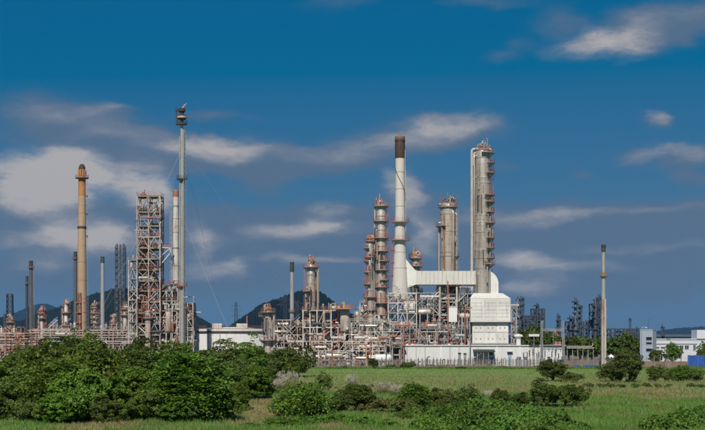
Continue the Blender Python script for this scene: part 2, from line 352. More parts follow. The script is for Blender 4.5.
ridge('hill', 'dark forested hill behind the slender stack and silver column', 4700, [(205,343),(222,332),(235,321),(250,311),(262,303),(275,299),(288,293),(300,290),(313,289),(322,292),(335,302),(350,312),(370,322),(395,333),(420,343)], 1300, 5)
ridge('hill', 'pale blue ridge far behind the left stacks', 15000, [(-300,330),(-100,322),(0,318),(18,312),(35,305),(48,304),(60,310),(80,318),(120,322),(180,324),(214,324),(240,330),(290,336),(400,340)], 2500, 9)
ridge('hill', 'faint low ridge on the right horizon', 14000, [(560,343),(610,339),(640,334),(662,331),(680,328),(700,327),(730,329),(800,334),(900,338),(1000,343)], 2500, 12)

# ---------------------------------------------------------------- plant kit
def railing_arc(r, a0, a1, z, h=1.15, n=10, t=0.065):
    b = MB(); P = []
    for k in range(n+1):
        a = R(a0+(a1-a0)*k/n); P.append((r*math.cos(a), r*math.sin(a)))
    for p in P: b.beam((p[0], p[1], z), (p[0], p[1], z+h), t)
    for k in range(n):
        for hh in (h, h*0.55):
            b.beam((*P[k], z+hh), (*P[k+1], z+hh), t)
        b.beam((*P[k], z+0.1), (*P[k+1], z+0.1), 0.05, 0.16)
    return b
def railing_rect(x0, x1, y0, y1, z, h=1.15, step=2.0, t=0.06):
    b = MB()
    for (ax, ay), (bx_, by) in (((x0,y0),(x1,y0)),((x1,y0),(x1,y1)),((x1,y1),(x0,y1)),((x0,y1),(x0,y0))):
        L = math.hypot(bx_-ax, by-ay); n = max(1, int(L/step))
        if random.random() < .3: continue
        for k in range(n): b.beam((ax+(bx_-ax)*k/n, ay+(by-ay)*k/n, z), (ax+(bx_-ax)*k/n, ay+(by-ay)*k/n, z+h), t)
        for hh in (h, h*0.55): b.beam((ax, ay, z+hh), (bx_, by, z+hh), t)
    return b
def ladder(x, y, z0, z1, face, t=0.08):
    """caged ladder running up at (x, y), standing off towards angle face"""
    b = MB(); a = R(face); u = (-math.sin(a), math.cos(a)); o = (math.cos(a), math.sin(a))
    for s_ in (-0.25, 0.25): b.beam((x+u[0]*s_, y+u[1]*s_, z0), (x+u[0]*s_, y+u[1]*s_, z1), t)
    n = int((z1-z0)/0.6)
    for k in range(1, n): b.beam((x-u[0]*.25, y-u[1]*.25, z0+k*.6), (x+u[0]*.25, y+u[1]*.25, z0+k*.6), 0.05)
    for k in range(1, int((z1-z0)/1.6)):
        z = z0+1.6*k; pts = [(x-u[0]*.4, y-u[1]*.4, z), (x-u[0]*.4+o[0]*.6, y-u[1]*.4+o[1]*.6, z), (x+u[0]*.4+o[0]*.6, y+u[1]*.4+o[1]*.6, z), (x+u[0]*.4, y+u[1]*.4, z)]
        for p, q in zip(pts, pts[1:]): b.beam(p, q, 0.06)
    for s_ in (-0.4, 0.4): b.beam((x+u[0]*s_+o[0]*.6, y+u[1]*s_+o[1]*.6, z0+1.6), (x+u[0]*s_+o[0]*.6, y+u[1]*s_+o[1]*.6, z1), 0.05)
    return b
def crown_clutter(t, r, z, mats, rnd, n=13, hmax=2.4):
    """relief valves, vents, a lifting davit and small pipes on a column top"""
    for k in range(n):
        a = rnd.uniform(0, 2*PI); rr = rnd.uniform(0.15, 1.05)*r; h = rnd.uniform(0.9, hmax); b = MB(); x, y = rr*math.cos(a), rr*math.sin(a); q = rnd.uniform(.12, .26)
        b.tube([(x, y, z-0.6), (x, y, z+h)], q, 7)
        if rnd.random() < .6: b.lathe([(q*2.2, z+h*.55), (q*2.2, z+h*.55+.35), (q*1.2, z+h*.55+.5)], 8, (x, y))
        if rnd.random() < .5:
            c = rnd.uniform(0, 2*PI); b.tube([(x, y, z+h), (x+.9*math.cos(c), y+.9*math.sin(c), z+h+.1), (x+1.1*math.cos(c), y+1.1*math.sin(c), z+h-.5)], q*.8, 6)
        b.build('vent_pipe', rnd.choice(mats), t, True)
    b = MB(); a = rnd.uniform(-2.4, -.7); x, y = r*math.cos(a), r*math.sin(a)
    b.tube([(x, y, z-1.5), (x, y, z+2.6), (x*.9, y*.9, z+3.2), (x*.3, y*.3, z+3.4)], .09, 6)
    if r < 1.0: b.v = [(v[0], v[1], z+(v[2]-z)*.45) for v in b.v]
    b.build('davit', rnd.choice(('yellow', 'pale', 'rust', 'steel')), t, True)
def column(name, label, px, D, prof, mat, bands=(), plats=(), lads=(), pipes=(), top=None, seed=1, railmat='red', pmat='steel', cat='column', skirt=True, dish=True, group=None):
    """prof: (row, width in px) from bottom to top; plats: (row, a0, a1, reach m)"""
    rnd = random.Random(seed); s = D/FOC; t = thing(name, label, cat, X(px, D), D, group); zz = lambda py: Z(py, D)
    pr = [(w*s/2, max(0.02, zz(py))) for py, w in prof]
    if dish:
        r, z = pr[-1]; pr += [(r*.92, z+r*.22), (r*.7, z+r*.38), (r*.35, z+r*.47), (r*.05, z+r*.5)]
    def rad(z):
        return float(np.interp(z, [p[1] for p in pr], [p[0] for p in pr]))
    MB().lathe(pr, 28).build('shell', mat, t, True)
    for k, py in enumerate(bands):
        z = zz(py); r = rad(z); MB().lathe([(r+.02, z-.22), (r+.12, z-.2), (r+.12, z+.2), (r+.02, z+.22)], 28).build('band', mat if k % 3 else 'steel', t, True)
    if mat in ('clad', 'clad2') and s*prof[0][1] > 2:
        z = zz(prof[-1][0])-1.5
        while z > 12:
            r = rad(z); MB().lathe([(r+.005, z-.07), (r+.045, z-.05), (r+.045, z+.05), (r+.005, z+.07)], 28).build('cladding_seam', rnd.choice((mat, mat, 'clad2', 'steel')), t, True); z -= rnd.uniform(2.2, 3.4)
        for k in range(16):
            zb_ = rnd.uniform(14, zz(prof[-1][0])-3); r = rad(zb_)+.02; a = rnd.uniform(-170, -10); wd = rnd.uniform(14, 40); MB().sector(r, r+.05, a, a+wd, zb_, zb_+rnd.uniform(.8, 2.6), 5).build('cladding_patch', rnd.choice(('clad', 'clad2', 'clad2', 'pale')), t)
        for k in range(10):
            zb_ = rnd.uniform(14, zz(prof[-1][0])-2); r = rad(zb_); a = R(rnd.uniform(-160, -20)); q = rnd.uniform(.12, .3); e = r+rnd.uniform(.4, .9)
            MB().tube([(r*.95*math.cos(a), r*.95*math.sin(a), zb_), (e*math.cos(a), e*math.sin(a), zb_), (e*math.cos(a), e*math.sin(a), zb_-rnd.uniform(.6, 6))], q, 7).build('nozzle', rnd.choice(('clad', 'steel', 'rust', 'dark')), t, True)
    for py, a0, a1, w in plats:
        z = zz(py); r = rad(z); n = max(4, int((a1-a0)/24))
        b = MB().sector(r+.05, r+w, a0, a1, z-.18, z, n)
        for k in range(n+1):
            a = R(a0+(a1-a0)*k/n); b.beam((r*math.cos(a), r*math.sin(a), z-w*.8), ((r+w*.9)*math.cos(a), (r+w*.9)*math.sin(a), z-.2), .12)
        p = b.build('platform', pmat, t)
        railing_arc(r+w-.05, a0, a1, z+.002, n=n).build('railing', railmat, p)
        if rnd.random() < .7:
            a = R(rnd.uniform(a0, a1)); q = r+.02; MB().tube([(q*math.cos(a)*.95, q*math.sin(a)*.95, z+1), ((q+.5)*math.cos(a), (q+.5)*math.sin(a), z+1)], .42, 10).build('manway', 'clad2', t, True)
    for face, y0, y1, lm in lads:
        z0, z1 = zz(y0), zz(y1); r = max(rad(z0), rad(z1))+.35; ladder(r*math.cos(R(face)), r*math.sin(R(face)), z0, z1, face).build('ladder', lm, t)
    for face, y0, y1, q, off, pm in pipes:
        z0, z1 = max(.3, zz(y0)), zz(y1); r = rad((z0+z1)/2)+off; x, y = r*math.cos(R(face)), r*math.sin(R(face)); ri = rad(z1)*.8; xi, yi = ri*math.cos(R(face)), ri*math.sin(R(face))
        pts = [(x, y, z0), (x, y, z1-.8), (x*.97+xi*.03, y*.97+yi*.03, z1-.3), (x*.8+xi*.2, y*.8+yi*.2, z1), (xi, yi, z1)]
        b = MB().tube(pts, q, 10); k = z0+4
        while k < z1-2:
            b.lathe([(q*1.25, k), (q*1.25, k+.25)], 10, (x, y)); k += rnd.uniform(6, 9)
        b.build('pipe', pm, t, True)
    if top: crown_clutter(t, pr[-5][0] if dish else pr[-1][0], pr[-1][1]-.3, top, rnd)
    return t

def clutter_pipes(t, x0, x1, y0, y1, z0, z1, n, mats, rnd, rr=(.10, .30), vert=.4):
    for k in range(n):
        q = rnd.uniform(*rr); y = rnd.uniform(y0, y1); m = rnd.choice(mats)
        if rnd.random() < vert:
            x = rnd.uniform(x0, x1); a = rnd.uniform(z0, z0+(z1-z0)*.6); b_ = min(z1, a+rnd.uniform(2.5, 9)); e = rnd.choice((-1, 1))*rnd.uniform(.6, 2.4)
            pts = [(x, y, a), (x, y, b_-.4), (x+e*.15, y, b_), (x+e, y, b_)]
        else:
            z = rnd.uniform(z0, z1); a = rnd.uniform(x0, x1); L = rnd.uniform(2, 9)*rnd.choice((-1, 1)); c = max(x0, min(x1, a+L)); e = rnd.choice((-1, 1))*rnd.uniform(.5, 2.5); z2 = max(z0, min(z1, z+e))
            pts = [(a, y, z), (c-.25*(1 if c > a else -1), y, z), (c, y, z*.7+z2*.3), (c, y, z2)]
        b = MB().tube(pts, q, 7)
        if rnd.random() < .35:                       # flange and valve wheel
            p = pts[1]; b.box(p[0]-q*1.9, p[0]+q*1.9, y-q*1.9, y+q*1.9, p[2]-.3, p[2]-.1)
        b.build('pipe', m, t, True)
DET = {}
def det(kind):
    if kind in DET: return DET[kind]
    b = MB()
    if kind == 'valve': b.box(-.3,.3,-.3,.3,0,.5).tube([(0,0,.5),(0,0,1.1)], .08, 6).lathe([(.38,1.1),(.38,1.2)], 10).tube([(-.6,0,.25),(.6,0,.25)], .16, 7)
    elif kind == 'junction_box': b.box(-.35,.35,-.2,.2,.4,1.5).beam((0,0,0),(0,0,.4),.1).box(-.4,.4,-.24,.24,1.5,1.56)
    elif kind == 'filter_pot': b.lathe([(.1,.15),(.4,.3),(.45,.5),(.45,1.7),(.3,1.9),(.1,1.95)], 12).tube([(0,0,1.9),(0,0,2.4),(.5,0,2.5)], .1, 6)
    elif kind == 'exchanger': b.tube([(-1.6,0,.9),(1.6,0,.9)], .48, 12).tube([(1.6,0,.9),(1.75,0,.9)], .6, 12).tube([(-1,0,1.3),(-1,0,2.1)], .14, 6).box(-1.1,-.9,-.35,.35,0,.6).box(.9,1.1,-.35,.35,0,.6)
    elif kind == 'cable_tray': b.box(-2.2,2.2,-.25,.25,1.9,2.0).box(-2.2,2.2,-.28,-.24,1.9,2.15).beam((-1.8,0,0),(-1.8,0,1.9),.08).beam((1.8,0,0),(1.8,0,1.9),.08)
    elif kind == 'stair':
        for y in (-.4,.4): b.beam((-1.6,y,0),(1.6,y,3.0),.1,.28).beam((-1.6,y,1.0),(1.6,y,4.0),.06)
        for k in range(9): b.box(-1.5+k*.35,-1.2+k*.35,-.4,.4,.15+k*.33,.2+k*.33)
    elif kind == 'hose_loop': b.tube([(-.7,0,0),(-.7,0,1.6),(-.4,0,2.1),(.4,0,2.1),(.7,0,1.6),(.7,0,.4)], .11, 6)
    elif kind == 'instrument_stand': b.beam((0,0,0),(0,0,1.4),.09).box(-.22,.22,-.15,.15,1.4,1.9).beam((-.5,0,1.1),(.5,0,1.1),.06)
    me = bpy.data.meshes.new(kind); me.from_pydata(b.v, [], b.f); DET[kind] = me; return me
DMAT = {}
def details(t, x0, x1, y0, y1, zs, n, rnd, mats):
    """small fittings standing on the floors of a structure; alike ones share their mesh"""
    kinds = ('valve','valve','junction_box','filter_pot','exchanger','cable_tray','stair','hose_loop','instrument_stand','hose_loop')
    for k in range(n):
        kd = rnd.choice(kinds); m = rnd.choice(tuple(mats)+('dark','white','steel','clad2'))  # dark fittings are mixed in to deepen the shade low in the structure
        key = (kd, m)
        if key not in DMAT: me = det(kd).copy(); me.materials.append(M[m]); DMAT[key] = me
        o = bpy.data.objects.new(kd, DMAT[key]); C.objects.link(o); o.parent = t
        z = rnd.choice([0.0]+list(zs)); o.location = (rnd.uniform(x0+.5, x1-.5), rnd.uniform(y0, y1) if rnd.random() < .4 else y0+rnd.uniform(-.2, .6), z+.18); o.rotation_euler = (0, 0, rnd.choice((0, 0, .3, PI/2, PI)))
def frame(name, label, px0, px1, D, depth, nx, ny, rows, mat='white', beam=.34, brace=0.7, rail='red', deck=True, npipe=0, pmats=('white','steel','clad','red','rust'), seed=1, ground=True, cat='steel frame', taper=0.0, group=None, railrows=None, rr=(.10,.30), endless=False):
    """open steel structure: posts, floor beams, decks, bracing, handrails and the pipes it carries; rows = floor rows top to bottom"""
    rnd = random.Random(seed); s = D/FOC; W = (px1-px0)*s; t = thing(name, label, cat, X((px0+px1)/2, D), D+depth/2, group)
    zs = [Z(r, D) for r in rows]; far = name.startswith('far'); beam = beam if far else beam*.72
    zs = sorted(z for z in zs if z > 0.4); z0 = 0.0
    xs = [(-W/2)+W*i/nx for i in range(nx+1)]; ys = [(-depth/2)+depth*j/ny for j in range(ny+1)]
    zt = zs[-1]
    def tp(x, z): return x*(1-taper*z/zt)
    for i, x in enumerate(xs):
        for j, y in enumerate(ys):
            MB().beam((x, y, 0), (tp(x, zt), y*(1-taper), zt+beam*.4), beam*1.06, beam*1.06).build('post', mat, t)
    lv = [0.0]+zs
    for k, z in enumerate(zs):
        b = MB(); f = 1-taper*z/zt
        for y in ys: b.beam((tp(xs[0], z), y*f, z), (tp(xs[-1], z), y*f, z), beam*.85, beam)
        for x in xs: b.beam((tp(x, z), ys[0]*f, z), (tp(x, z), ys[-1]*f, z), beam*.8, beam*.9)
        b.build('floor_beam', mat, t)
        if deck and rnd.random() < .8:
            MB().box(tp(xs[0], z)-.25, tp(xs[-1], z)+.25, ys[0]*f-.25, ys[-1]*f+.25, z+beam*.5, z+beam*.5+.07).build('deck', 'steel', t)
        if rail and (railrows is None or k in railrows):
            railing_rect(tp(xs[0], z)-.2, tp(xs[-1], z)+.2, ys[0]*f-.2, ys[-1]*f+.2, z+beam*.5).build('railing', rnd.choice((rail, rail, 'steel', mat)), t)
    for k in range(len(zs)):
        za, zb = lv[k], lv[k+1]; fa, fb = 1-taper*za/zt, 1-taper*zb/zt
        for jj, y in enumerate(ys):
            if 0 < jj < ny and rnd.random() < .6: continue
            for i in range(nx):
                if rnd.random() > brace: continue
                b = MB(); xa, xb = xs[i], xs[i+1]; c = rnd.random()
                if c < .4:
                    b.beam((xa*fa, y*fa, za), ((xa+xb)/2*fb, y*fb, zb), beam*.55); b.beam((xb*fa, y*fa, za), ((xa+xb)/2*fb, y*fb, zb), beam*.55)
                elif c < .7: b.beam((xa*fa, y*fa, za), (xb*fb, y*fb, zb), beam*.55)
                elif c < .85: b.beam((xb*fa, y*fa, za), (xa*fb, y*fb, zb), beam*.55)
                else:
                    b.beam((xa*fa, y*fa-.01, za), (xb*fb, y*fb-.01, zb), beam*.5); b.beam((xb*fa, y*fa+.2, za), (xa*fb, y*fb+.2, zb), beam*.5)
                b.build('brace', mat, t)
        for i in (0, nx):
            if rnd.random() < brace:
                MB().beam((xs[i]*fa, ys[0]*fa, za), (xs[i]*fb, ys[-1]*fb, zb), beam*.55).build('brace', mat, t)
    if npipe and not far: details(t, -W/2, W/2, -depth/2, depth/2, zs, int(npipe*1.1), rnd, pmats)
    if npipe: clutter_pipes(t, -W/2*.98, W/2*.98, -depth/2-.4, depth/2, .6, zt*.97, npipe, pmats, rnd, rr)
    return t
def lattice(name, label, px, D, rowt, wt_, wb, n, mat, cat='lattice tower', t_=.22, group=None, legs=4, arms=()):
    s = D/FOC; t = thing(name, label, cat, X(px, D), D, group); H = Z(rowt, D); a, b_ = wb*s/2, wt_*s/2
    cor = [(1,1),(-1,1),(-1,-1),(1,-1)]
    def hw(z): return a+(b_-a)*z/H
    for cx, cy in cor: MB().beam((cx*a, cy*a, 0), (cx*b_, cy*b_, H), t_).build('leg', mat, t)
    for k in range(n):
        z0, z1 = H*k/n, H*(k+1)/n; h0, h1 = hw(z0), hw(z1); b = MB()
        for q in range(4):
            p, r = cor[q], cor[(q+1) % 4]
            b.beam((p[0]*h0, p[1]*h0, z0), (r[0]*h1, r[1]*h1, z1), t_*.6); b.beam((r[0]*h0, r[1]*h0, z0), (p[0]*h1, p[1]*h1, z1), t_*.6)
            b.beam((p[0]*h1, p[1]*h1, z1), (r[0]*h1, r[1]*h1, z1), t_*.6)
        b.build('bracing', mat, t)
    for row, half in arms:
        z = Z(row, D); MB().beam((-half, 0, z), (half, 0, z), t_).beam((-half, 0, z), (0, 0, z+half*.4), t_*.6).beam((half, 0, z), (0, 0, z+half*.4), t_*.6).build('crossarm', mat, t)
    return t
def stack(name, label, px, D, prof, mat, capmat=None, caprow=None, rings=(), lad=None, seed=1, group=None, cat='chimney', guys=None):
    s = D/FOC; t = thing(name, label, cat, X(px, D), D, group); zz = lambda p: Z(p, D)
    pr = [(w*s/2, max(0., zz(r))) for r, w in prof]
    def rad(z): return float(np.interp(z, [p[1] for p in pr], [p[0] for p in pr]))
    topz = pr[-1][1]
    MB().lathe(pr, 24).build('shaft', mat, t, True)
    if capmat:
        z = zz(caprow); MB().lathe([(rad(z)+.06, z), (rad(z)+.1, z+.4), (rad(topz)+.06, topz-.3), (rad(topz)+.16, topz-.2), (rad(topz)+.16, topz+.1), (rad(topz)*.8, topz+.12), (rad(topz)*.8, topz-.9)], 20).build('cap', capmat, t, True)
    for row, w in rings:
        z = zz(row); r = rad(z); p = MB().sector(r+.04, r+w, 0, 360, z-.2, z, 16).build('platform', 'dark' if mat != 'concrete' else 'steel', t); railing_arc(r+w-.05, 0, 360, z+.002, n=14).build('railing', 'rust' if mat != 'concrete' else 'red', p)
    if lad is not None:
        z1 = topz-3; r = (rad(0)+.45); face = lad; b = ladder(0, 0, 4, z1, face)
        sh = []
        for v in b.v:
            q = rad(v[2])+.02; sh.append((v[0]+q*math.cos(R(face)), v[1]+q*math.sin(R(face)), v[2]))
        b.v = sh; b.build('ladder', 'steel', t)
    return t
def pipe_rack(name, label, px0, px1, D, depth, rows, mat='white', npipe=8, seed=1, step=6.0, pm=('white','clad','rust','pale','steel'), group=None):
    rnd = random.Random(seed); s = D/FOC; W = (px1-px0)*s; t = thing(name, label, 'pipe rack', X((px0+px1)/2, D), D+depth/2, group)
    zs = sorted(Z(r, D) for r in rows); n = max(1, int(W/step))
    for i in range(n+1):
        x = -W/2+W*i/n
        for y in (-depth/2, depth/2): MB().beam((x, y, 0), (x, y, zs[-1]+.3), .3).build('post', mat, t)
        b = MB()
        for z in zs: b.beam((x, -depth/2-.3, z-.2), (x, depth/2+.3, z-.2), .24)
        b.build('cross_beam', mat, t)
    for z in zs:
        b = MB()
        for y in (-depth/2, depth/2): b.beam((-W/2, y, z-.55), (W/2, y, z-.55), .22)
        b.build('side_beam', mat, t)
        for k in range(npipe):
            q = rnd.uniform(.08, .26); y = -depth/2+.35+(depth-.7)*k/max(1, npipe-1); x0 = -W/2-1; x1 = W/2+1
            if rnd.random() < .4: x1 = rnd.uniform(0, W/2)
            pts = [(x0, y, z+q), (x1-.4, y, z+q), (x1, y, z+q+.3), (x1, y, z+q+rnd.choice((.5, 1.5, 2.4)))]
            MB().tube(pts, q, 7).build('pipe', rnd.choice(pm), t, True)
    return t
def drum(name, label, px, row, D, L, r, mat='clad', vertical=False, leg=None, group=None, dy=0.0, cat='vessel', tilt=0):
    """pressure vessel with dished heads, saddles or legs and nozzles; row = centre"""
    z = Z(row, D); t = thing(name, label, cat, X(px, D), D+dy, group, z=0.0)
    prof = [(r*.05, -L/2-r*.45), (r*.6, -L/2-r*.38), (r*.92, -L/2-r*.15), (r, -L/2), (r, L/2), (r*.92, L/2+r*.15), (r*.6, L/2+r*.38), (r*.05, L/2+r*.45)]
    b = MB().lathe(prof, 20)
    if vertical: b.v = [(x, y, q+z) for x, y, q in b.v]
    else: b.v = [(q, x, y+z) for x, y, q in b.v]
    b.build('shell', mat, t, True)
    zb = leg if leg is not None else 0.0
    for sx in (-1, 1):
        if vertical: MB().beam((sx*r*.75, 0, zb), (sx*r*.75, 0, z-L/2+.2), .25).build('leg', 'steel', t)
        else: MB().box(sx*L*.3-.2, sx*L*.3+.2, -r*.8, r*.8, zb, z-r*.55).build('saddle', 'steel', t)
    for k in (-.3, .1, .35):
        if vertical: MB().tube([(r*.9, 0, z+k*L), (r+.5, 0, z+k*L)], .16, 8).build('nozzle', 'steel', t)
        else: MB().tube([(k*L, 0, z+r*.9), (k*L, 0, z+r+.5)], .16, 8).build('nozzle', 'steel', t)
    return t

# ---------------------------------------------------------------- the big columns and stacks
DM = 425.0
column('distillation_column', 'tallest silver column, with a bent side pipe, above the white furnace', 482.5, DM,
  [(372,15.6),(272,15.6),(248,15.8),(210,15.6),(168,15.4),(152,15.0)], 'clad', bands=[158,178,183,198,215,222,232,250,258,268],
  plats=[(163,-60,60,1.6),(173,-70,50,1.6),(195,-80,40,1.5),(202,-75,45,1.6),(212,-70,40,1.5),(223,-75,45,1.6),(238,-70,40,1.5),(248,-70,45,1.5),(258,-65,40,1.5),(264,-80,60,1.6),(153,-100,60,1.5),(150,-180,180,.5)],
  lads=[(5,264,163,'rust'),(25,370,264,'rust'),(-35,248,173,'rust'),(-120,215,160,'steel')], pipes=[(210,250,156,.22,.7,'clad'),(-40,300,200,.18,.4,'steel')],
  top=['clad','pale','steel','rust'], seed=4, railmat='red')
tc_ = [o for o in bpy.data.objects if o.name == 'distillation_column'][0]; _s = DM/FOC
def goose(xo, xi, rb, rt_, q, y=0.0):
    R_ = (xi-xo)/2; pts = [(xo, y, Z(rb,DM)), (xo, y, Z(rt_,DM)-R_)]
    for k in range(1, 9): a = PI-PI*k/8*.5; pts.append((xo+R_+R_*math.cos(a), y, Z(rt_,DM)-R_+R_*math.sin(a)))
    pts.append((xi, y, Z(rt_,DM))); return MB().tube(pts, q, 12)
goose(-10.6*_s, -5.0*_s, 296, 149, .44).build('overhead_pipe', 'white', tc_, True)
goose(-8.8*_s, -4.6*_s, 166, 153, .32, -.6).build('overhead_pipe', 'white', tc_, True)
for k in range(9):
    z = Z(165+k*14, DM); MB().box(-10.6*_s-.5, -7.6*_s, -.3, .3, z-.12, z+.12).build('pipe_support', 'steel', tc_)
column('distillation_column', 'stout silver column with rust-streaked shell standing behind the white duct', 448, DM+12,
  [(372,13),(300,13),(290,15),(212,15.4),(206,15)], 'clad2', bands=[214,226,231,252,256,272],
  plats=[(226,110,250,1.6),(256,-40,30,1.3),(207,-180,180,.7)], lads=[(-20,275,210,'steel')],
  pipes=[(-60,290,212,.45,.5,'clad'),(-20,300,214,.35,.45,'clad2'),(180,290,226,.30,.45,'clad'),(-120,290,216,.22,.35,'rust')], top=['clad','rust','soot','pale'], seed=9, railmat='rust')
column('distillation_column', 'tall column ringed by red railed platforms, left of the pale stack', 381, DM+4,
  [(372,9.2),(300,9.2),(260,9.0),(240,8.9),(206,8.8)], 'clad', bands=[216,230,246,262,282],
  plats=[(206,-180,180,1.1),(221,-180,180,1.1),(238,-180,180,1.1),(251,-180,180,1.1),(261,-100,80,1.2),(270,-180,180,1.1),(280,-100,60,1.2),(287,-180,180,1.1),(303,-180,180,1.3),(315,-180,180,1.3)],
  lads=[(10,320,203,'red'),(170,320,221,'steel')], pipes=[(180,320,206,.26,.55,'clad'),(-150,320,230,.2,.4,'steel')], top=['red','clad','rust','pale','red'], seed=6)
column('distillation_column', 'slimmer column with staggered red landings beside the taller ringed one', 370, DM+2,
  [(372,6.4),(290,6.2),(242,6.0)], 'clad', bands=[258,275,290,300],
  plats=[(241,-180,180,.9),(248,100,260,1.2),(257,-180,180,.9),(261,90,250,1.2),(272,100,270,1.2),(284,90,270,1.3),(297,-180,180,1.1),(310,-180,180,1.1)],
  lads=[(185,322,243,'red')], pipes=[(0,320,244,.18,.4,'clad'),(-40,320,262,.15,.3,'steel')], top=['pale','yellow','red','clad'], seed=12)
column('distillation_column', 'silver column with orange-topped platform in front of the dark hill', 311, 432,
  [(372,8.1),(300,8.1),(266,8.1)], 'clad', bands=[275,283,292,301,312],
  plats=[(267,-180,180,1.3),(259,-180,180,1.0),(291,110,260,1.6),(312,100,250,1.7),(323,-180,180,1.4)],
  lads=[(195,335,267,'orange')], pipes=[(-8,330,268,.42,1.0,'clad'),(30,330,272,.25,.5,'clad2')], top=['orange','yellow','pale','clad','rust'], seed=15, railmat='orange')
column('distillation_column', 'short silver column with orange crown beside the white storage tank', 268, 425,
  [(358,6.8),(340,6.8),(312,6.7)], 'clad', bands=[318,328],
  plats=[(312,-180,180,1.4),(316,130,230,2.0),(340,-180,180,1.8)], lads=[(180,352,312,'rust')], pipes=[(-10,348,314,.4,.9,'clad'),(10,345,318,.25,.4,'steel')], top=['orange','pale','rust','orange'], seed=18, railmat='rust')
column('slim_column', 'slim grey column with yellow davit half hidden behind the pale stack', 415.5, DM+9,
  [(372,7.6),(300,7.6),(258,7.2)], 'clad2', bands=[268,290], plats=[(258,-180,180,1.1),(266,-180,180,1.2),(292,-90,90,1.2)], lads=[(0,300,258,'red')], top=['red','pale','yellow'], seed=22)
st = stack('concrete_stack', 'tall pale tapering stack with a soot-black top', 400, DM,
  [(293,16.6),(285,15.9),(262,13.2),(240,10.6),(210,9.7),(160,9.3),(137,9.2)], 'concrete', rings=[(222,1.3),(240,1.4)], lad=95)
_s = DM/FOC
MB().lathe([(4.7*_s, Z(158.5,DM)), (5.0*_s, Z(157.6,DM)), (4.9*_s, Z(153,DM)), (5.2*_s, Z(148,DM)), (4.9*_s, Z(142,DM)), (5.3*_s, Z(141.6,DM)), (5.3*_s, Z(139.6,DM)), (4.8*_s, Z(139.4,DM))], 20).build('sooty_sleeve', 'soot', st, True)
MB().lathe([(4.65*_s, Z(139.5,DM)), (4.9*_s, Z(139,DM)), (4.9*_s, Z(136.6,DM)), (4.0*_s, Z(136.4,DM)), (3.9*_s, Z(139,DM))], 20).build('rim', 'rust', st, True)
for row in (172, 189, 206, 252, 268):
    z = Z(row, DM); r = float(np.interp(-row, [-293,-285,-262,-240,-210,-160,-137], [8.3,7.95,6.6,5.3,4.85,4.65,4.6]))*_s
    MB().lathe([(r, z-.12), (r+.09, z-.1), (r+.09, z+.1), (r, z+.12)], 24).build('band', 'concrete', st, True)
sp_ = []
for k in range(60):
    u = k/59; row = 158+u*48; r = (4.72+u*.25)*_s+.1; a = -2.2+u*4.6; sp_.append((r*math.cos(a-PI/2), r*math.sin(a-PI/2), Z(row, DM)))
MB().tube(sp_, .09, 5).build('cable', 'dark', st)
pp = [(5.7*_s, -1.0, Z(232,DM)), (5.4*_s, -1.0, Z(180,DM)), (5.0*_s, -.8, Z(165,DM)), (4.9*_s, -.8, Z(150,DM))]
MB().tube(pp, .10, 6).build('conduit', 'pale', st)
for i, (x, row) in enumerate(((-6.4, 250), (-7.2, 262), (-8.0, 275))):
    z = Z(row, DM); MB().box(x*_s-1.0, x*_s+.6, -1.0, .6, z-.15, z).build('landing', 'red', st)
b = ladder(-7.4*_s, -.6, Z(290,DM), Z(240,DM), 200); b.build('ladder', 'red', st)

ch = stack('tan_chimney', 'tall tan chimney with a dark perforated crown, standing alone on the left', 82, 520,
  [(362,9.8),(330,9.4),(228,8.0),(181,6.9),(179,6.8),(170,6.6)], 'tan', rings=[(178,1.3)], lad=0)
_s = 520/FOC
MB().lathe([(3.9*_s, Z(228.6,520)), (4.15*_s+.2, Z(228.2,520)), (4.15*_s+.2, Z(226.8,520)), (3.9*_s, Z(226.2,520))], 24).build('collar', 'dark', ch, True)
MB().lathe([(3.68*_s, Z(196,520)), (3.53*_s, Z(181,520)), (3.4*_s, Z(171,520)), (3.2*_s, Z(170.5,520))], 24).build('scorched_band', 'tantop', ch, True)
MB().lathe([(3.45*_s, Z(177,520)), (3.5*_s, Z(169,520)), (3.0*_s, Z(166.5,520)), (2.1*_s, Z(164.6,520)), (1.0*_s, Z(164,520))], 24).build('crown', 'soot', ch, True)
for k in range(10):
    a = 2*PI*k/10+.15; r = 3.5*_s
    b = MB(); b.beam((r*math.cos(a), r*math.sin(a), Z(176,520)), (r*math.cos(a), r*math.sin(a), Z(169.5,520)), .6, .25); b.build('crown_rib', 'tantop', ch)
for row in (205, 213, 245, 262, 280, 298): 
    z = Z(row, 520); r = float(np.interp(-row, [-330,-228,-181], [4.7,4.0,3.45]))*_s
    MB().lathe([(r, z-.1), (r+.07, z-.08), (r+.07, z+.08), (r, z+.1)], 24).build('band', 'tan', ch, True)
for row in (196, 214, 236): z = Z(row, 520); MB().box(3.7*_s, 3.7*_s+.8, -.4, .4, z-.35, z+.25).build('lamp_box', 'dark', ch)

